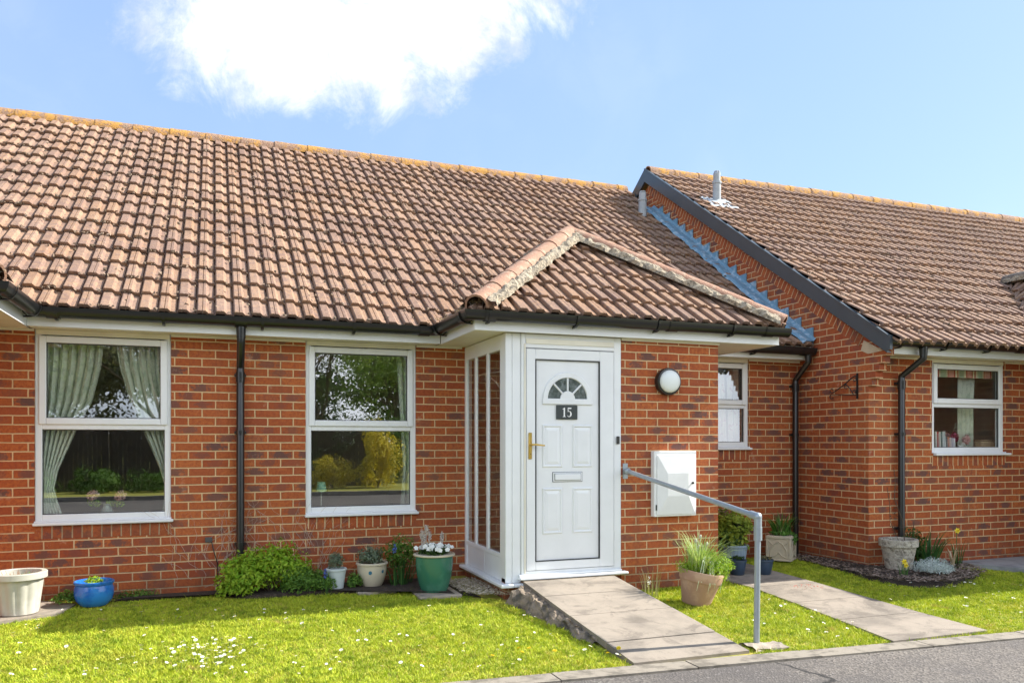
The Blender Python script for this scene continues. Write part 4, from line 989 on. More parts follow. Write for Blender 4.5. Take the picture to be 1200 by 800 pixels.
LG=leaf_mat('lime_foliage',(.17,.34,.018),(.36,.48,.035)); MG=leaf_mat('mid_foliage',(.06,.15,.02),(.16,.29,.04)); DG=leaf_mat('dark_foliage',(.022,.055,.012),(.06,.12,.02))
GG=leaf_mat('grey_green_foliage',(.11,.16,.10),(.22,.27,.19)); SV=leaf_mat('silver_foliage',(.34,.42,.42),(.62,.68,.66),.15); BL_=leaf_mat('blue_green_blades',(.03,.10,.03),(.09,.20,.05))
PALEG=leaf_mat('pale_strap_foliage',(.20,.33,.07),(.45,.52,.25)); OLV=leaf_mat('yellow_green_foliage',(.13,.21,.02),(.34,.40,.05))
WHP=leaf_mat('white_petals',(.72,.74,.72),(.86,.87,.85),.2); PKP=leaf_mat('pink_petals',(.70,.35,.38),(.85,.62,.60),.2); MAG=leaf_mat('magenta_petals',(.30,.03,.09),(.55,.12,.22),.2); BLUP=leaf_mat('blue_petals',(.05,.09,.40),(.16,.22,.62),.2); YLP=leaf_mat('yellow_petals',(.80,.60,.02),(.88,.72,.05),.2)
STEM=mat('plant_stem',(.10,.16,.04),.7,.1); WOODY=mat('woody_stem',(.10,.07,.045),.9,.1,20)

# daisies: each one a small flower head of its own
def daisy_mesh():
    B=MB()
    for k in range(9):
        a=2*math.pi*k/9; c,s_=math.cos(a),math.sin(a); B.add([(c*.003-s_*.003,s_*.003+c*.003,.0),(c*.003+s_*.003,s_*.003-c*.003,0),(c*.013+s_*.0035,s_*.013-c*.0035,.003),(c*.013-s_*.0035,s_*.013+c*.0035,.003)],[(0,1,2,3)],[[(.9,0)]*4])
    return B
rg=random.Random(91)
dz=daisy_mesh().build('daisy',WHP); db=MB(); db.sphere((0,0,.002),.0045,8,.6,5); db.build('flower_centre',YLP,dz)
dst=MB(); dst.tube([(0,0,-.045),(0,0,0)],.0012,5); dst.build('stem',STEM,dz)
spots=[]
def dz_at(px,py):
    D=pxdir(px,py); z=.12
    for _ in range(3): s=(z-1.45)/D.z; z=gz(D.x*s,D.y*s)
    return (D.x*s,D.y*s)
for _ in range(95): spots.append(('L',*dz_at(rg.gauss(245,34),rg.gauss(770,9))))
for _ in range(95): spots.append(('L',*dz_at(rg.uniform(0,640),rg.uniform(715,798))))
for _ in range(12): spots.append(('L',*dz_at(rg.uniform(640,735),rg.uniform(735,775))))
for _ in range(10): spots.append(('L',*dz_at(rg.uniform(90,420),rg.uniform(712,735))))
for _ in range(34): spots.append(('M',*dz_at(rg.uniform(880,1000),rg.uniform(700,752))))
for _ in range(44): spots.append(('R',*dz_at(rg.uniform(1020,1200),rg.uniform(685,725))))
okk=0
for (sd_,x,y) in spots:
    if any(inpoly(x,y,P) for P in polys) or y<kerbY(x)-.02 or y>7.5: continue
    if okk==0: o=dz
    else: o=copy_tree(dz)
    okk+=1; o.location=(x,y,gz(x,y)+rg.uniform(.026,.042)); o.rotation_euler=(rg.uniform(-.5,.3),rg.uniform(-.4,.4),rg.uniform(0,6)); s=rg.uniform(.55,1.1); o.scale=(s,s,s)
    if sd_=='L': tag(o,'small white daisy in the lawn left of the concrete ramp','daisy','daisies in the left lawn')
    elif sd_=='M': tag(o,'small white daisy in the lawn between the ramp and the right-hand path','daisy','daisies between the paths')
    else: tag(o,'small white daisy in the lawn right of the right-hand path','daisy','daisies in the right lawn')
# dandelions
dn=MB()
for k in range(60):
    a=rg.uniform(0,6.28); e=rg.uniform(.1,1.3); r_=.017; c,s_=math.cos(a)*math.cos(e),math.sin(a)*math.cos(e); q=Vector((c,s_,math.sin(e)*.5))*r_; sd2=Vector((-s_,c,0))*.002
    dn.add([sd2,-sd2,q-sd2,q+sd2],[(0,1,2,3)],[[(rg.random(),0)]*4])
d0=dn.build('dandelion',YLP)
first=True
for (px,py,lab) in ((612,770,0),(620,765,0),(650,768,0),(725,765,0),(712,771,0),(577,774,0),(608,765,0),(783,708,1),(820,727,1)):
    x,y=dz_at(px,py)
    o=d0 if first else copy_tree(d0); first=False; o.location=(x,y,gz(x,y)+.035); o.rotation_euler=(rg.uniform(-.6,.1),rg.uniform(-.3,.3),rg.uniform(0,6))
    tag(o,'yellow dandelion in the lawn near the kerb left of the ramp' if lab==0 else 'yellow dandelion in the grass in front of the tilted terracotta pot','dandelion','dandelions left of the ramp' if lab==0 else 'dandelions by the terracotta pot')

# ------------------------------------------------------------------ pots and planters
def pot(name,label,loc,prof,m,cat='plant pot',soil_r=None,soil_z=None,tilt=None,fn=None,seg=40,rz_=0):
    t=thing(name,label,cat,(0,0,0)); B=MB(); B.lathe(prof,seg=seg,fn=fn); body=B.build('pot_body',m,t,smooth=True)
    if soil_r: s=MB(); s.lathe([(soil_r,soil_z-.01),(soil_r*.6,soil_z+.008),(.004,soil_z+.012)],seg=20); s.build('soil',SOIL,t)
    move(t,loc,rz_,tilt); return t
def glaze(name,c,c2,rough=.15,sc_=5): return mat(name,c,rough,.1,sc_,c2=c2,c2lo=.4,c2hi=.6,spec=.6)
def potprof(rt,rb_,h,rim=.018,rimh=.03,th=.014,bulge=0):
    P=[(rb_*.9,0),(rb_,.006)]
    for k in range(1,8):
        t=k/8; P.append((rb_+(rt-rb_)*t+bulge*math.sin(math.pi*t),h*t*(1-rimh/h)))
    P+= [(rt,h-rimh),(rt+rim,h-rimh+.004),(rt+rim,h-.004),(rt+rim-.004,h),(rt-th+.004,h),(rt-th,h-.004),(rt-th,h-.05),(.003,h-.05)]
    return P
gfl=lambda x,y: gz(x,y)
# 1 white fluted planter
x,y=-1.41,7.09
t=pot('planter','large off-white fluted plastic planter holding dry stems, below the left window','' or (x,y,gfl(x,y)+.014),potprof(.170,.135,.32,.028,.05),mat('off_white_plastic',(.42,.405,.34),.5,.08,6,c2=(.50,.48,.41)),fn=lambda a,z:1+(.075*abs(math.sin(a*6.5))**.7-.05 if .02<z<.26 else 0),seg=96,soil_r=.15,soil_z=.272)
B=MB()
for k in range(26): a=rg.uniform(0,6.28); r_=rg.uniform(0,.1); B.tube([(math.cos(a)*r_,math.sin(a)*r_,.27),(math.cos(a)*r_*1.3,math.sin(a)*r_*1.3,.27+rg.uniform(.02,.07))],.003,4,r2=.001)
q=B.build('dry_stems',mat('dry_stem',(.32,.19,.11),.9),t)
B=MB(); leafcloud(B,(.06,-.02,.285),(.06,.05,.03),60,.012,rg); B.build('weeds',MG,t)
# 2 blue bowl
x,y=-.915,7.30
t=pot('plant_pot','round glossy blue glazed pot with a few green shoots, on the grass by the wall',(x,y,gfl(x,y)-.005),[(.09,0),(.105,.008),(.135,.05),(.148,.10),(.146,.14),(.138,.17),(.150,.185),(.150,.20),(.143,.203),(.132,.197),(.125,.16),(.003,.155)],glaze('blue_glaze',(.015,.11,.42),(.03,.22,.55),.12),soil_r=.122,soil_z=.165)
B=MB(); leafcloud(B,(0,0,.19),(.07,.07,.045),260,.013,rg,lo=-.2); B.build('shoots',LG,t)
# 3 small pale pot with thyme
x,y=1.02,7.23
t=pot('plant_pot','small pale grey tapered pot with a grey-green herb, beside the bright green shrub',(x,y,gfl(x,y)),potprof(.085,.060,.205,.008,.022,.008),mat('pale_grey_glaze',(.50,.56,.56),.35,.05,8),soil_r=.075,soil_z=.165)
B=MB(); leafcloud(B,(-.005,0,.27),(.075,.07,.085),900,.011,rg,lo=-.8,hollow=.2); B.build('foliage',GG,t)
# 4 cream pot with motif
x,y=1.345,7.27
crm=mat('cream_glaze',(.55,.49,.37),.3,.06,7)
t=pot('plant_pot','cream bellied pot with a blue flower motif holding a grey-leaved plant',(x,y,gfl(x,y)+.01),potprof(.132,.082,.225,.012,.022,.012,bulge=.016),crm,soil_r=.125,soil_z=.185)
B=MB(); 
def decal(B,cx,cz,rad,surf,n=10):
    P=[]
    for k in range(n):
        a=2*math.pi*k/n; P.append((cx+math.cos(a)*rad*.8,cz+math.sin(a)*rad))
    V=[]
    for (a_,z_) in P:
        r_=surf(z_)+.0025; V.append((math.sin(a_/.12)*r_,-math.cos(a_/.12)*r_,z_))
    B.add(V,[tuple(range(n))])
sf_=lambda z:.082+(.132-.082)*(z/.2)+.016*math.sin(math.pi*min(z/.2,1))
decal(B,-.035,.145,.018,sf_); decal(B,.075,.15,.016,sf_); B.build('flower_motif',mat('blue_motif',(.04,.16,.24),.4,.1),t)
B=MB(); leafcloud(B,(-.01,0,.275),(.12,.11,.10),1100,.014,rg,lo=-.6,hollow=.15)
B.build('foliage',GG,t)
B=MB(); blades(B,(0,0,.2),26,.30,.0016,rg,lean=1.0,rad=.06); B.build('dry_blades',leaf_mat('straw_blades',(.25,.22,.12),(.42,.38,.24)),t)
# 5 green pot with pansies
x,y=1.83,6.90
t=pot('plant_pot','large green glazed pot with cream rim full of white pansies, left of the porch',(x,y,gfl(x,y)+.012),potprof(.165,.115,.335,.014,.018,.014,bulge=.016),mat('green_glaze',(.035,.15,.095),.22,.1,5,c2=(.06,.20,.13),spec=.6),soil_r=.15,soil_z=.29)
B=MB(); B.lathe([(.178,.318),(.184,.322),(.184,.332),(.178,.337),(.170,.338),(.166,.336)],seg=40); B.build('rim',crm,t,smooth=True)
B=MB(); leafcloud(B,(0,0,.34),(.15,.15,.075),1100,.016,rg,lo=-.3,hollow=.2); B.build('foliage',DG,t)
for k in range(40):
    B=MB(); a=rg.uniform(0,6.28); r_=.17*math.sqrt(rg.random()); c=Vector((math.cos(a)*r_,math.sin(a)*r_-.01,.385+.03*(1-r_/.17)+rg.uniform(-.01,.012))); nv=Vector((rg.gauss(0,.4),-1+rg.gauss(0,.3),.6)).normalized(); u_=nv.orthogonal().normalized(); v_=nv.cross(u_)
    for j in range(5):
        b_=2*math.pi*j/5; dd=u_*math.cos(b_)+v_*math.sin(b_); e_=nv.cross(dd); B.add([c,c+dd*.014+e_*.012,c+dd*.024,c+dd*.014-e_*.012],[(0,1,2,3)],[[(rg.random(),0)]*4])
    B.build('pansy',WHP,t)
HYA=leaf_mat('faded_hyacinth',(.52,.46,.44),(.72,.68,.66),.2)
for (hx,hz) in ((-.10,.50),(-.06,.54),(-.03,.49),(.085,.47),(-.08,.46)):
    B=MB(); B.tube([(hx,.05,hz-.12),(hx,.05,hz)],.004,5); leafcloud(B,(hx,.05,hz),(.022,.022,.06),130,.009,rg,hollow=.2,noiseamp=.1); B.build('hyacinth',HYA,t)
# 6 tilted terracotta
x,y=3.83,5.83
TER=mat('weathered_terracotta',(.36,.215,.14),.85,.08,7,.002,90,c2=(.46,.30,.20))
t=pot('plant_pot','tilted terracotta pot overflowing with green strap leaves, on the grass right of the ramp',(x,y,gfl(x,y)-.012),[(.108,0),(.118,.006),(.160,.17),(.170,.205),(.178,.208),(.190,.285),(.186,.292),(.172,.292),(.166,.285),(.160,.24),(.003,.235)],TER,soil_r=.16,soil_z=.25,tilt=(R(5),R(9)))
B=MB(); blades(B,(-.03,0,.24),230,.42,.005,rg,lean=1.05,droop=.35,rad=.11); B.build('strap_leaves',PALEG,t)
B=MB(); leafcloud(B,(.07,-.02,.34),(.19,.17,.13),3000,.013,rg,asp=.28,lo=-.6,hollow=.1); leafcloud(B,(-.13,0,.31),(.13,.11,.08),1000,.012,rg,asp=.25,hollow=.1); leafcloud(B,(.17,-.06,.26),(.05,.06,.13),600,.010,rg,asp=.28,hollow=.1); B.build('foliage',LG,t)
B=MB(); 
for k in range(9):
    a=rg.uniform(-2.4,-.6); r_=.12; B.tube([(math.cos(a)*r_*.5,math.sin(a)*r_*.5,.42),(math.cos(a)*r_,math.sin(a)*r_,.38),(math.cos(a)*r_*1.5,math.sin(a)*r_*1.5,.22),(math.cos(a)*r_*1.55,math.sin(a)*r_*1.5,.13+rg.uniform(0,.1))],[.004,.004,.003,.001],4)
B.build('faded_leaves',mat('faded_leaf',(.60,.66,.42),.6),t)
B=MB()
for (a,b_,c) in ((-.11,0,.53),(-.06,.02,.57),(.0,0,.52),(-.09,-.03,.49)):
    B.tube([(a*.4,0,.28),(a*.9,b_,c-.04),(a,b_,c)],.0025,4); B.sphere((a,b_,c),.014,6,1.4,4)
B.build('seed_heads',mat('seed_head',(.50,.48,.36),.8),t)
# 7 grey tub with bay
x,y=5.06,7.02
t=pot('planter','blue-grey ribbed tub with a leafy green bush, in the recess beside the path',(x,y,gfl(x,y)+.006),potprof(.150,.115,.26,.010,.02,.01),mat('blue_grey_tub',(.22,.29,.36),.5,.08,9),soil_r=.14,soil_z=.21,fn=lambda a,z:1+.012*math.sin(a*24),seg=96)
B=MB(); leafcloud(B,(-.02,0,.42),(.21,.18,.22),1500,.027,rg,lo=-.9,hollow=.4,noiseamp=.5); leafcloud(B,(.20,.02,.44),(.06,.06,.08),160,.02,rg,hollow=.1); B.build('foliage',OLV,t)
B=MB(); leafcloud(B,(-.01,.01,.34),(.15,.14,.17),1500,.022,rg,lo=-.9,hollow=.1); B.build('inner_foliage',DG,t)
B=MB()
for k in range(12): a=rg.uniform(0,6.28); B.tube([(math.cos(a)*.03,math.sin(a)*.03,.2),(math.cos(a)*.12,math.sin(a)*.12,.5)],.004,5,r2=.002)
B.build('stems',WOODY,t)
SLP=mat('slate_blue_glaze',(.035,.06,.10),.3,.1,8)
for (x,y,lab) in ((4.93,6.76,'small dark slate-blue bowl pot with bare soil, left of the handrail post'),(5.21,6.70,'small dark slate-blue bowl pot with dying leaves, right of the handrail post')):
    t=pot('plant_pot',lab,(x,y,gfl(x,y)+.006),[(.060,0),(.066,.006),(.083,.09),(.088,.130),(.094,.134),(.094,.150),(.088,.152),(.080,.146),(.076,.12),(.003,.118)],SLP,soil_r=.077,soil_z=.125)
    B=MB(); leafcloud(B,(0,0,.16),(.07,.07,.03),120,.014,rg,lo=-.2); B.build('foliage',DG if x<5 else leaf_mat('brown_leaves',(.06,.06,.02),(.28,.25,.15)),t)
# 8 square stone planter with gothic arches
x,y=5.93,7.33
t=thing('stone_planter','square cream stone planter with arched relief panels, in the recess corner by the downpipe','planter',(0,0,0))
ST=mat('cream_stone',(.52,.46,.34),.8,.06,10,.002,80,c2=(.42,.38,.30)); hw=.135
B=MB(); B.bbox(-hw+.01,hw-.01,-hw+.01,hw-.01,0,.24,.004); B.bbox(-hw,hw,-hw,hw,.24,.275,.006); B.bbox(-hw,hw,-hw,hw,0,.02,.004)
for sx in (-1,1):
    for sy in (-1,1): B.bbox(sx*hw-.012-(.0 if sx<0 else 0)+(.012 if sx<0 else -.012),sx*hw+.012+(.012 if sx<0 else -.012),sy*hw-.012+(.012 if sy<0 else -.012),sy*hw+.012+(.012 if sy<0 else -.012),.021,.239,.003)
body=B.build('planter_body',ST,t)
B=MB()
for (axis,sg) in (('y',-1),('x',-1),('x',1),('y',1)):
    for pts in ([(-.09,.035),(-.085,.12),(-.04,.19),(0,.215)],[(.09,.035),(.085,.12),(.04,.19),(0,.215)],[(-.09,.035),(-.03,.06),(0,.10)],[(.09,.035),(.03,.06),(0,.10)],[(-.11,.22),(-.06,.17),(0,.215)],[(.11,.22),(.06,.17),(0,.215)]):
        B.tube([((u_,sg*(hw-.006),z_) if axis=='y' else (sg*(hw-.006),u_,z_)) for u_,z_ in pts],.006,6)
B.build('arch_relief',ST,body)
B=MB(); blades(B,(0,0,.24),90,.32,.010,rg,lean=1.0,rad=.09); leafcloud(B,(0,0,.29),(.13,.13,.06),500,.02,rg,lo=-.1); leafcloud(B,(.02,-.14,.24),(.05,.03,.06),90,.022,rg); B.build('foliage',leaf_mat('fresh_foliage',(.05,.16,.03),(.16,.32,.06)),t)
B=MB(); blades(B,(-.08,0,.26),10,.24,.003,rg,lean=.4,rad=.05); B.build('dead_stalks',leaf_mat('dead_stalk',(.25,.2,.12),(.4,.33,.22)),t)
move(t,(x,y,gfl(x,y)+.012),R(38))
# 9 weathered stone pot with yellow flower in front
x,y=6.60,6.34
STG=mat('weathered_stone',(.50,.46,.38),.9,.1,26,.03,45,c2=(.24,.21,.17))
t=pot('stone_pot','weathered rough stone pot with a moulded rim, at the foot of the black downpipe','' or (x,y,.13),potprof(.168,.120,.325,.020,.075,.016),STG,soil_r=.17,soil_z=.29)
B=MB(); B.tube([(.10,.02,.3),(.11,.05,.5),(.05,.10,.72),(.08,.12,.92),(.06,.12,1.05)],[.005,.004,.004,.003,.002],5); B.tube([(.05,.05,.3),(-.02,.09,.5),(.0,.12,.7),(-.03,.12,.85)],.003,5); leafcloud(B,(.05,.1,.55),(.06,.04,.25),26,.014,rg); B.build('dry_climbing_stems',WOODY,t)
def daff(B,Y_,c,s,rg,nv=None):
    nv=Vector(nv or (-.3,-1,.15)).normalized(); u_=nv.orthogonal().normalized(); v_=nv.cross(u_); c=Vector(c)
    for j in range(6):
        a=2*math.pi*j/6; dd=u_*math.cos(a)+v_*math.sin(a); e_=nv.cross(dd); Y_.add([c,c+dd*s*.5+e_*s*.28,c+dd*s,c+dd*s*.5-e_*s*.28],[(0,1,2,3)],[[(.4+.5*rg.random(),0)]*4])
    V=[];F=[]
    for (q,r_) in ((0,.16),(.5,.22),(.62,.30)):
        for k in range(8): a=2*math.pi*k/8; V.append(c+nv*s*q+(u_*math.cos(a)+v_*math.sin(a))*s*r_)
    for i in range(2):
        for k in range(8): F.append((i*8+k,i*8+(k+1)%8,(i+1)*8+(k+1)%8,(i+1)*8+k))
    Y_.add(V,F,[[(.1,0)]*4]*16)
def daffodil(label,x,y,h,heads,nbl=14,petal=YLP):
    t=thing('daffodil',label,'daffodil',(0,0,0)); z=0
    B=MB(); blades(B,(0,0,0),nbl,h*.85,.007,rg,lean=.35,droop=.2,rad=.05); B.build('leaves',BL_,t)
    for (dx,dy,hh,s) in heads:
        B=MB(); B.tube([(dx*.3,dy*.3,0),(dx*.8,dy,hh*.7),(dx,dy,hh)],.004,6); B.build('stem',STEM,t); B=MB(); daff(B,B,(dx,dy-.01,hh),s,rg); B.build('flower',petal,t)
    move(t,(x,y,gfl(x,y))); return t
daffodil('yellow daffodil pair leaning against the weathered stone pot',6.33,6.02,.22,[(-.02,-.02,.19,.032),(.02,0,.15,.032)],8)
daffodil('single yellow daffodil standing against the brick wall at the far end of the bed',7.45,6.38,.36,[(.0,0,.40,.036)],16)
t=thing('leafy_plant','clump of dark strap leaves and twigs against the wall, right of the stone pot','plant',(0,0,0)); B=MB(); blades(B,(0,0,0),80,.42,.009,rg,lean=.7,rad=.14); B.build('leaves',BL_,t)
B=MB(); leafcloud(B,(-.14,.05,.22),(.16,.09,.22),900,.018,rg,hollow=.1); B.build('foliage',DG,t); 
B=MB(); B.tube([(-.12,.04,0),(-.14,.05,.3),(-.10,.06,.48)],.004,5); B.tube([(-.12,.04,0),(-.2,.03,.35)],.003,5); B.build('stems',WOODY,t); move(t,(7.06,6.42,.13))
t=thing('silver_plant','low silver-grey cushion plant on the soil bed in front of the stone pot','plant',(0,0,0)); B=MB(); leafcloud(B,(0,0,.06),(.20,.16,.11),3200,.012,rg,asp=.25,lo=-.2,hollow=.1); leafcloud(B,(.22,.03,.04),(.10,.09,.07),800,.011,rg,asp=.25,lo=-.2,hollow=.1); B.build('foliage',SV,t); move(t,(6.62,5.95,.14))
t=thing('dead_plant','pale withered stalk on the soil bed beside the single daffodil','plant',(0,0,0)); B=MB(); blades(B,(0,0,0),18,.20,.010,rg,lean=.35,rad=.02); B.build('leaves',leaf_mat('withered_leaf',(.45,.36,.24),(.66,.56,.42)),t); move(t,(7.30,6.30,.13))
# bright shrub under wall and its darker half
t=thing('shrub','bright lime-green leafy shrub on the bed at the foot of the left downpipe','shrub',(0,0,0))
B=MB()
for (dx,dy,dz_,rx,ry,rz__,n) in ((-.18,.0,.16,.24,.20,.22,2600),(.05,.04,.22,.25,.18,.22,2600),(-.30,-.02,.08,.14,.14,.13,800),(.22,.05,.15,.18,.16,.16,1200)): leafcloud(B,(dx,dy,dz_),(rx,ry,rz__),n,.020,rg,lo=-.6,hollow=.3,noiseamp=.35)
B.build('foliage',LG,t); B=MB()
for k in range(16): a=rg.uniform(0,6.28); r_=rg.uniform(.05,.3); B.tube([(0,0,0),(math.cos(a)*r_,math.sin(a)*r_*.6,.22)],.004,4)
B.build('stems',WOODY,t); move(t,(.45,7.30,.13))
t=thing('shrub','lower darker green small-leaved shrub between the lime shrub and the small pale pot','shrub',(0,0,0))
B=MB(); leafcloud(B,(0,0,.09),(.24,.17,.15),2600,.013,rg,lo=-.4,hollow=.2,noiseamp=.3); leafcloud(B,(.16,-.02,.07),(.14,.13,.10),900,.013,rg,lo=-.4,hollow=.2); B.build('foliage',MG,t); B=MB(); 
for k in range(10): a=rg.uniform(0,6.28); B.tube([(0,0,0),(math.cos(a)*.15,math.sin(a)*.1,.12)],.003,4)
B.build('stems',WOODY,t); move(t,(.74,7.22,.13))
def clump(name,label,x,y,parts,cat='plant'):
    t=thing(name,label,cat,(0,0,0))
    for (pn_,m_,fn_) in parts: B=MB(); fn_(B); B.build(pn_,m_,t)
    move(t,(x,y,gfl(x,y)-.01)); return t
clump('leafy_plant','dark fern-like plant with strap leaves growing between the cream pot and the green pot',1.62,7.36,[('foliage',MG,lambda B:leafcloud(B,(0,0,.30),(.16,.12,.16),900,.022,rg,asp=.3)),('leaves',BL_,lambda B:blades(B,(0,-.05,0),70,.34,.006,rg,lean=.9,rad=.12))])
clump('bluebell','blue bluebell spike beside the green pot among dark leaves',1.54,7.2,[('leaves',BL_,lambda B:blades(B,(0,0,0),14,.25,.005,rg,lean=.6)),('flowers',BLUP,lambda B:leafcloud(B,(0,0,.37),(.018,.018,.05),70,.009,rg))])
clump('bluebell','blue bluebell spike beside the small pale pot, right of the dark shrub',.93,7.12,[('leaves',BL_,lambda B:blades(B,(0,0,0),12,.16,.005,rg,lean=.7)),('flowers',BLUP,lambda B:leafcloud(B,(-.02,0,.19),(.016,.016,.045),70,.009,rg))])
clump('weed_clump','low weeds at the wall foot between the white planter and the blue pot',-1.12,7.38,[('foliage',MG,lambda B:leafcloud(B,(0,0,.05),(.12,.10,.07),420,.014,rg,lo=-.2))])
clump('weed_clump','low weeds at the wall foot right of the blue pot',-.62,7.48,[('foliage',MG,lambda B:leafcloud(B,(0,0,.03),(.20,.05,.05),300,.012,rg,lo=-.1))])
clump('weed_clump','green weeds between the small pale pot and the cream pot',1.18,7.22,[('foliage',MG,lambda B:leafcloud(B,(0,0,.07),(.08,.08,.10),500,.013,rg,lo=-.2)),('leaves',BL_,lambda B:blades(B,(0,0,0),16,.2,.004,rg,lean=.6))])
clump('seedling_stalks','thin bare stalks with pale tips in the grass against the porch brickwork',3.62,6.22,[('stalks',leaf_mat('stalk_green',(.14,.18,.06),(.40,.38,.22)),lambda B:blades(B,(0,0,0),26,.30,.003,rg,lean=.35,droop=.1,rad=.09)),('buds',WHP,lambda B:leafcloud(B,(-.03,-.03,.14),(.03,.02,.05),26,.008,rg))])
# dried climber on the wall around the left downpipe
def climber(label,x0,x1,ztop,n,seed):
    r=random.Random(seed); B=MB()
    for k in range(n):
        x=r.uniform(x0,x1); z=r.uniform(.14,.5); pts=[(x,F0-.006,z)]; a=r.uniform(-.4,.4)
        for j in range(r.randint(6,16)):
            a+=r.gauss(0,.35); a=max(-1.2,min(1.2,a)); x+=math.sin(a)*.045; z+=math.cos(a)*.045
            if z>ztop*r.uniform(.8,1.1): break
            pts.append((x,F0-.005-r.uniform(0,.004),z))
        if len(pts)>2: B.tube(pts,.0016,4,r2=.0006)
    return tag(B.build('dried_climber',mat('dry_climber_stem',(.52,.42,.34),.9),at=((x0+x1)/2,F0-.01,.14)),label,'climbing plant')
climber('thin pale dried climber stems clinging to the bricks on both sides of the left downpipe',-.35,1.0,1.25,60,3)

# ------------------------------------------------------------------ handrail
t=thing('handrail','galvanised tubular handrail sloping from the porch wall to a post at the kerb','handrail',(0,0,0))
HX=3.525; B=MB(); B.tube([(3.50,PY-.05,1.185),(3.51,6.2,1.152),(HX,4.62,.935)],.020,20); B.build('rail',GALV,t,smooth=True)
B=MB(); B.tube([(HX-.012,4.60,.03),(HX,4.60,.90)],.0205,20); B.build('post',GALV,t,smooth=True)
B=MB(); B.sphere((HX,4.605,.932),.031,16,1,10); B.tube([(HX,4.60,.92),(HX,4.60,.86)],.026,20); B.tube([(HX,4.60,.862),(HX,4.60,.77)],.028,20); B.tube([(HX,4.61,.934),(HX,4.68,.944)],.027,20); B.build('elbow_clamp',GALV,t,smooth=True)
B=MB(); B.bbox(3.475,3.525,PY-.008,PY-.0005,1.115,1.255,.002); B.tube([(3.50,PY-.006,1.185),(3.50,PY-.045,1.187)],.026,16); B.sphere((3.50,PY-.05,1.186),.031,14,1,8); B.build('wall_bracket',GALV,t,smooth=True)
B=MB(); lump_strip(B,(HX-.13,4.545,.045),(HX+.13,4.53,.045),.09,.028,random.Random(5)); B.build('concrete_foot',CONC,t)

# hanging-basket bracket on the gable
IRON=mat('black_iron',(.012,.012,.012),.5,.1,20)
def gpt(px,py,xo=0):
    D=pxdir(px,py); s=(6.46-xo)/D.x; return Vector((6.46-xo,D.y*s,1.45+D.z*s))
t=thing('hanging_basket_bracket','black wrought iron hanging-basket bracket with scrolls on the brick gable','bracket',tuple(gpt(1004.5,452,.01)))
B=MB(); a=gpt(1004.5,437,.012); c=gpt(1004.3,467,.012); B.box(a.x-.006,a.x+.008,a.y-.008,a.y+.008,c.z,a.z); B.build('back_plate',IRON,t)
# arm swings flat against the wall in the photo plane
B=MB(); P_=lambda x_,y_:gpt(x_,y_,.03); B.tube([P_(1003,440),P_(999,442),P_(990,450),P_(978,459)],.006,6); B.tube([P_(1003,462.5),P_(975,462.3)],.005,6); B.tube([P_(991,450),P_(996,455),P_(1000,462)],.005,6)
B.tube([P_(978,459),P_(975.5,460.5),P_(972.8,459),P_(972.6,456.5),P_(975,455.5),P_(976.5,457)],.005,6); B.tube([P_(974.5,461.5),P_(972.3,464.5),P_(973.5,467.3),P_(975.8,467.0),P_(976.2,465.4)],.005,6)
B.tube([P_(990.5,450.5),P_(989,453),P_(990.2,455),P_(992.2,455.3)],.005,6); B.tube([P_(1003,441),P_(1003.2,445.5),P_(1001,446.5),P_(999.8,445)],.005,6); B.tube([P_(1002.5,461),P_(1003.2,457.5),P_(1001.2,456.6),P_(1000,458)],.005,6)
B.build('scroll_arm',IRON,t,smooth=True)
# white bracket inside the glazed porch
t=thing('white_bracket','white metal hanging bracket seen inside the glazed porch side','bracket',(2.45,6.6,2.1)); B=MB(); B.tube([(2.42,6.60,2.075),(2.425,7.25,2.10),(2.425,7.42,2.10),(2.425,7.45,2.07)],.007,6); B.tube([(2.42,6.60,1.83),(2.425,6.95,2.00),(2.425,7.22,2.09),(2.425,7.26,2.05),(2.425,7.22,2.03)],.007,6); B.build('bracket_arm',mat('white_metal',(.75,.73,.66),.4,.02),t,smooth=True)
# small cable and box by the left pipe
t=thing('cable_outlet','small dark outlet with thin black cable, low on the wall beside the left downpipe','cable',(.0,7.64,.6)); B=MB(); B.bbox(-.075,-.015,F0-.02,F0-.001,.555,.60,.003); B.build('outlet_cap',mat('outlet_grey',(.09,.085,.08),.8),t); B=MB(); B.tube([(-.02,F0-.015,.56),(.0,F0-.02,.47),(.03,F0-.02,.36),(.03,F0-.02,.14)],.005,6); B.build('cable',BLK,t)

# ------------------------------------------------------------------ things behind the glass
CUR=leaf_mat('curtain_cloth',(.50,.55,.46),(.62,.66,.55),.45,.9)
def curtain_mat(name,c1,c2,sc_=14):
    m,t,p=newmat(name); o=[n for n in t.nodes if n.type=='OUTPUT_MATERIAL'][0]; ob=N(t,'ShaderNodeTexCoord').outputs['Object']
    c=mixc(t,smooth(t,noise(t,ob,sc_,4,.6),.52,.62),c1,c2); t.links.new(c,p.inputs['Base Color']); p.inputs['Roughness'].default_value=.9
    tl=N(t,'ShaderNodeBsdfTranslucent'); t.links.new(c,tl.inputs[0]); mx=N(t,'ShaderNodeMixShader'); mx.inputs[0].default_value=.12; t.links.new(p.outputs[0],mx.inputs[1]); t.links.new(tl.outputs[0],mx.inputs[2]); t.links.new(mx.outputs[0],o.inputs[0]); return m
C1=curtain_mat('pale_green_curtain',(.80,.84,.72),(.62,.70,.58)); C2=curtain_mat('cream_curtain',(.66,.64,.56),(.55,.40,.40),9)
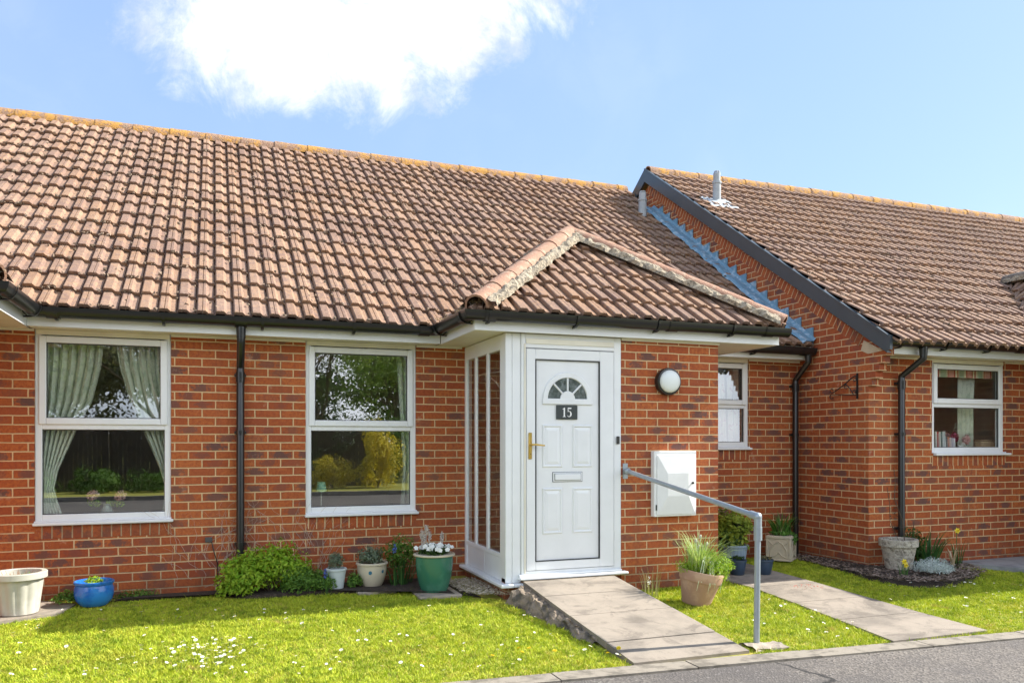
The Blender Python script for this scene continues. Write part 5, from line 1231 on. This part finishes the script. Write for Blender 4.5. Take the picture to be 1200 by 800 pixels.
def curtain(label,rows,Y,m,folds=6,amp=.035,group=None):
    """rows: (z, xleft, xright) from top down; hung as folded cloth with thickness"""
    B=MB(); n=folds*8; V=[];F=[]
    for i,(z,a,b) in enumerate(rows):
        for k in range(n+1):
            t=k/n; w_=amp*min(1,(b-a)/.3)
            V.append((a+(b-a)*t+.006*math.sin(t*folds*12.6+i*.5),Y+w_*math.sin(t*folds*6.283+.3*math.sin(i*1.1)),z))
    for i in range(len(rows)-1):
        for k in range(n): a=i*(n+1)+k; F.append((a,a+1,a+n+2,a+n+1))
    B.add(V,F); zc=rows[-1][0]; o=B.build('curtain',m,smooth=True,at=((rows[0][1]+rows[0][2])/2,Y,zc))
    md_=o.modifiers.new('thick','SOLIDIFY'); md_.thickness=.003
    return tag(o,label,'curtain',group)
curtain('pale green curtain tied back on the left side of the left window',[(2.38,-1.40,-.90),(2.1,-1.40,-.93),(1.8,-1.40,-1.00),(1.6,-1.40,-1.10),(1.4,-1.40,-1.18),(1.2,-1.40,-1.26),(1.05,-1.40,-1.29),(.9,-1.40,-1.25),(.76,-1.40,-1.20)],F0+.15,C1,7)
curtain('pale green curtain tied back on the right side of the left window',[(2.38,-.82,-.30),(2.1,-.78,-.30),(1.8,-.70,-.30),(1.6,-.62,-.30),(1.4,-.53,-.30),(1.2,-.45,-.30),(1.05,-.41,-.30),(.9,-.42,-.30),(.76,-.44,-.30)],F0+.15,C1,7)
curtain('pale green curtain drawn to the right side of the middle window',[(2.38,1.70,1.93),(1.8,1.73,1.93),(1.2,1.77,1.93),(.8,1.74,1.93)],F0+.22,C1,4)
curtain('cream patterned curtain filling the small recessed window beside the porch',[(2.38,5.30,5.50),(1.9,5.32,5.52),(1.4,5.32,5.54)],F0+.14,C2,3,.02)
curtain('cream patterned curtain on the right side of the recessed window',[(2.38,5.54,5.80),(1.9,5.56,5.80),(1.4,5.57,5.80)],F0+.15,C2,3,.02)
curtain('pale blue-green curtain hanging inside the right-hand window',[(2.25,7.98,8.24),(1.8,7.98,8.22),(1.35,7.98,8.22)],RY+.22,C1,4,.02)
def stripes_mat():
    m,t,p=newmat('striped_blind'); ob=N(t,'ShaderNodeTexCoord').outputs['Object']; sp=N(t,'ShaderNodeSeparateXYZ'); t.links.new(ob,sp.inputs[0])
    fr_=mth(t,'FRACT',mth(t,'MULTIPLY',mth(t,'ADD',sp.outputs[0],5.0),3.6)); r_=N(t,'ShaderNodeValToRGB'); t.links.new(fr_,r_.inputs[0]); r_.color_ramp.interpolation='CONSTANT'; e=r_.color_ramp.elements
    e[0].position=0;e[0].color=(.42,.50,.36,1);e[1].position=.28;e[1].color=(.75,.68,.5,1)
    for q_,c_ in ((.36,(.55,.13,.08,1)),(.42,(.72,.35,.30,1)),(.7,(.45,.08,.06,1)),(.76,(.8,.7,.5,1)),(.86,(.5,.1,.1,1)),(.92,(.7,.6,.45,1))): k=e.new(q_); k.color=c_
    t.links.new(r_.outputs[0],p.inputs['Base Color']); p.inputs['Roughness'].default_value=.9; return m
B=MB(); V=[];F=[]
for k in range(41): x=7.36+k*.026; V+= [(x,RY+.13+.006*math.sin(k*.9),2.275),(x,RY+.13+.008*math.sin(k*.9),2.175)]
for k in range(40): F.append((2*k,2*k+1,2*k+3,2*k+2))
B.add(V,F); o=B.build('striped_blind',stripes_mat(),at=(7.9,RY+.13,2.17)); md_=o.modifiers.new('thick','SOLIDIFY'); md_.thickness=.004; tag(o,'red, cream and green striped blind at the top of the right-hand window','blind')
# window boards (inner sills)
SB=MB(); SB.box(-1.40,-.36,F0+.10,F0+.30,.765,.79); SB.box(.80,1.85,F0+.10,F0+.30,.765,.79); SB.build('window_board',WH,house); SB=MB(); SB.box(7.35,8.44,RY+.10,RY+.32,1.315,1.345); SB.build('window_board',WH,nb)
# roses in a vase
t=thing('flower_vase','glass vase of pink roses on the sill inside the left window','vase',(0,0,0)); B=MB(); B.lathe([(.03,0),(.045,.03),(.05,.06),(.03,.10),(.038,.12)],seg=16); B.build('vase',mat('pale_vase',(.35,.40,.36),.2),t,smooth=True)
for (dx,dz_) in ((-.11,.20),(.11,.19)):
    B=MB(); leafcloud(B,(dx,-.02,dz_),(.045,.04,.042),260,.018,rg,hollow=.2,asp=.7,noiseamp=.1); B.build('rose',PKP,t)
B=MB(); leafcloud(B,(-.10,0,.13),(.06,.03,.04),60,.02,rg); leafcloud(B,(.08,0,.12),(.07,.03,.03),60,.02,rg); leafcloud(B,(.02,0,.12),(.04,.03,.03),40,.02,rg)
B.build('leaves',LG,t); move(t,(-.88,F0+.17,.79))
# table lamp
t=thing('table_lamp','small table lamp with a mint green shade inside the middle window','lamp',(0,0,0)); B=MB(); B.lathe([(.045,.16),(.032,.24),(.030,.24),(.043,.16)],seg=24); B.build('lamp_shade',mat('mint_shade',(.30,.62,.48),.8,.03),t,smooth=True); B=MB(); B.tube([(0,0,.0),(0,0,.17)],.006,8); B.lathe([(.035,0),(.03,.01),(.006,.02)],seg=16); B.build('lamp_base',mat('pale_lamp_base',(.6,.6,.5),.5),t,smooth=True); move(t,(.965,F0+.19,.79)); t.scale=(1.15,1.15,1.15)
# books
cols=[(.75,.72,.65),(.45,.05,.04),(.7,.68,.6),(.05,.12,.10),(.72,.74,.74),(.6,.66,.68),(.12,.10,.10),(.62,.20,.12),(.68,.55,.50),(.5,.45,.6),(.74,.72,.74)]
names=['cream','dark red','ivory','dark green','white','pale blue','black','orange-red','beige','lilac','pale grey']
x=7.56
for k,(c_,nm) in enumerate(zip(cols,names)):
    w_=rnd.uniform(.018,.028); h_=.215 if k<6 else .15-.004*k+.03; B=MB(); B.bbox(0,w_,0,.13,0,h_,.002); o=B.build('book',mat('book_cover_'+nm.replace(' ','_').replace('-','_'),c_,.5,.03)); 
    B=MB(); B.box(.003,w_-.003,-.0008,.001,.02,h_-.02); B.build('spine_label',mat('book_spine',tuple(min(.8,q*.6+.25) for q in c_),.6),o)
    o.location=(x,RY+.14,1.346+.004); o.rotation_euler=(0,R(-6 if k>3 else -3),0); x+=w_+.006
    tag(o,('taller ' if k<6 else 'shorter ')+nm+' book standing in the row on the sill of the right-hand window','book','books on the window sill')
def bunch(label,x,z,rad,m,n,dy=.2): 
    t=thing('flower_bunch',label,'flowers',(0,0,0)); B=MB(); leafcloud(B,(0,0,0),rad,n,.013,rg,hollow=.2,asp=.7); B.build('blooms',m,t); B=MB(); B.tube([(0,0,-rad[2]),(0,0,-(z-1.346))],.004,5); 
    if z-1.346>rad[2]+.005: B.build('stem',STEM,t)
    move(t,(x+.16,RY+dy,z))
bunch('dark magenta artificial blooms behind the books in the right-hand window',7.74,1.50,(.055,.04,.06),MAG,320)
bunch('pink artificial bloom in the middle of the right-hand window sill',7.93,1.475,(.05,.04,.06),PKP,320)
bunch('dusty mauve blooms just above the shorter books',7.62,1.53,(.05,.03,.045),leaf_mat('mauve_petals',(.25,.12,.15),(.45,.28,.28)),200)
bunch('white blooms low on the right-hand window sill in front of the magenta ones',7.82,1.40,(.06,.03,.035),WHP,220,.16)
bunch('white blooms standing tall in front of the pale curtain',7.88,1.62,(.065,.03,.05),leaf_mat('off_white_petals',(.45,.50,.46),(.66,.68,.64)),200,.26)
t=thing('wicker_box','small tan wicker box on the right end of the right-hand window sill','box',(0,0,0)); B=MB(); B.bbox(-.11,.11,-.05,.05,0,.11,.01); B.build('box_body',mat('tan_wicker',(.42,.30,.18),.9,.1,40,.004,60),t); B=MB(); B.bbox(-.115,.115,-.055,.055,.112,.128,.006); B.build('lid',mat('tan_wicker_lid',(.36,.25,.15),.9,.1,40),t); move(t,(8.38,RY+.20,1.346))

# ------------------------------------------------------------------ across the road (seen in the window reflections)
FW=mat('dark_fence_wood',(.045,.030,.022),.9,.1,6,c2=(.07,.05,.038))
x=-16.0; k=0
t=thing('fence','dark close-boarded wooden fence across the road, reflected in the left window','fence',(-6,-9.2,0))
while x<3.5:
    B=MB(); 
    for j in range(16): B.box(x+j*.113,x+j*.113+.108,-9.2-(j%2)*.008,-9.18-(j%2)*.008,.1,1.78+rnd.uniform(-.008,.008))
    B.build('fence_panel',FW,t); B=MB(); B.box(x-.09,x-.005,-9.16,-9.07,.0,1.9); B.build('post',FW,t); x+=1.9
def tree(label,loc,h,crown,m,nleaf,seed,leaf=.07,name='tree',cat='tree',lean=0,bare=.0):
    r=random.Random(seed); t=thing(name,label,cat,(0,0,0)); T=MB(); tips=[]
    def grow(p,dv,L_,rad,lv):
        q=p+dv*L_; mid=p+dv*L_*.5+Vector((r.gauss(0,.04),r.gauss(0,.04),0))*L_; T.tube([p,mid,q],[rad,rad*.85,rad*.65],7 if lv<2 else 4,cap=False)
        if lv>=5: tips.append(q); return
        if lv>=2: tips.append(q)
        for _ in range(3 if lv else 4):
            nd=(dv+Vector((r.gauss(0,.55),r.gauss(0,.55),r.gauss(.12,.3)))).normalized(); grow(q-dv*L_*r.uniform(0,.35),nd,L_*r.uniform(.6,.8),rad*.58,lv+1)
    grow(Vector((0,0,0)),Vector((lean,0,1)).normalized(),h*.30,h*.013,0)
    T.build('trunk',WOODY,t,smooth=True); B=MB()
    per=max(1,nleaf//len(tips))
    for q in tips:
        if r.random()<bare: continue
        leafcloud(B,q,(crown*.22,crown*.22,crown*.20),per,leaf,r,hollow=.0,asp=.5)
    B.build('crown',m,t); move(t,loc); return t
tree('tall tree with thin new leaves close beyond the fence, reflected in the left window',(-5.5,-14,.1),8,4,leaf_mat('spring_foliage_a',(.10,.17,.03),(.30,.36,.09)),6000,1,.06,bare=.35)
tree('half-bare tree behind the fence reflected in the right part of the left window',(-1.8,-15.5,.1),8.5,4,leaf_mat('spring_foliage_b',(.13,.16,.05),(.32,.32,.12)),3500,2,.05,bare=.5)
tree('bare-branched tree reflected in the left part of the middle window',(3.6,-15,.1),8.5,4,leaf_mat('spring_foliage_c',(.15,.19,.05),(.36,.38,.10)),3500,3,.05,bare=.45)
tree('fresh green leafy tree reflected in the right part of the middle window',(6.3,-13.5,.1),7.5,4.5,leaf_mat('spring_foliage_d',(.11,.24,.03),(.34,.46,.08)),9000,4,.06)
tree('broad dark tree standing far left across the road',(-10,-16,.1),9,5,MG,6000,5,.08)
tree('leafy tree standing far right across the road',(11,-15,.1),8,5,MG,6000,6,.08)
for (k,(lab,lc,hh,cr,mm,sd_)) in enumerate((('dense green tree in the far row, leftmost beyond the fence',(-13,-25,.1),10,6,'a',11),('dense olive tree in the far row behind the half-bare tree',(-6.5,-26,.1),10,6,'b',12),('dense grey-green tree in the far row, straight across from the left window',(-1,-25,.1),10,6,'c',13),('dense dark green tree in the far row behind the bare-branched tree',(4,-26,.1),11,6,'a',14),('dense bright green tree in the far row behind the fresh green tree',(9,-25,.1),10,6,'d',15),('dense tree at the far right end of the far row',(15,-25,.1),10,6,'b',16))):
    r=random.Random(sd_); t=thing('tree',lab,'tree',(0,0,0)); B=MB(); T=MB(); T.tube([(0,0,0),(.1,0,hh*.35),(0,.1,hh*.8)],[.2,.15,.05],8)
    for _ in range(34):
        a=r.uniform(0,6.28); q=r.uniform(.2,1)*cr*.55; z=r.uniform(.08,.85)*hh; T.tube([(0,0,z*.55),(math.cos(a)*q*.5,math.sin(a)*q*.5,z*.85),(math.cos(a)*q,math.sin(a)*q,z)],[.06,.04,.015],5); leafcloud(B,(math.cos(a)*q,math.sin(a)*q,z),(1.5,1.5,1.2),420,.13,r,hollow=.1)
    T.build('trunk',WOODY,t,smooth=True); B.build('crown',leaf_mat('far_foliage_'+mm+str(k),*{'a':((.07,.13,.04),(.18,.27,.08)),'b':((.12,.13,.06),(.26,.26,.12)),'c':((.10,.12,.08),(.22,.26,.15)),'d':((.10,.20,.03),(.28,.38,.08))}[mm]),t); move(t,lc)
def hedge(label,loc,rad,m,n,seed,size=.04,name='shrub'):
    r=random.Random(seed); t=thing(name,label,'shrub',(0,0,0)); B=MB(); leafcloud(B,(0,0,rad[2]*.7),rad,n,size,r,hollow=.45,lo=-.7,noiseamp=.6); B.build('foliage',m,t)
    T=MB()
    for k in range(6): a=r.uniform(0,6.28); T.tube([(0,0,0),(math.cos(a)*rad[0]*.5,math.sin(a)*rad[1]*.5,rad[2])],.02,5)
    T.build('stems',WOODY,t); move(t,loc)
GOLD=leaf_mat('golden_foliage',(.55,.45,.02),(.85,.70,.05)); 
hedge('tall golden-yellow conifer across the road, reflected in the middle window',(4.55,-8.2,.1),(.55,.55,1.15),GOLD,5000,1,.045,'conifer')
hedge('low golden bush left of the golden conifer, reflected in the middle window',(3.25,-8.3,.1),(.65,.5,.55),GOLD,3000,2,.045)
hedge('dark green bush behind the golden bush',(3.4,-9.6,.1),(1.6,.6,1.2),DG,4000,3,.06)
hedge('dark evergreen mass left of the golden conifer at the fence end',(5.9,-10.8,.1),(1.6,.8,1.5),MG,4000,4,.06)
hedge('low green leafy shrub in front of the fence, reflected in the left window',(-2.9,-8.3,.1),(.55,.4,.36),MG,2200,5,.045)
hedge('low dark green ground shrubs in front of the fence right of the bright one',(-1.2,-8.4,.1),(1.0,.4,.32),MG,2500,6,.04)
hedge('spreading low shrub at the fence foot further left',(-5.2,-8.4,.1),(1.2,.45,.4),MG,2500,7,.045)
hedge('tall dark hedge behind the leafy tree far right across the road',(9.5,-11.5,.1),(2.6,1,1.5),DG,5000,8,.07)
for o in bpy.data.objects:
    if '_loc' in o: del o['_loc']
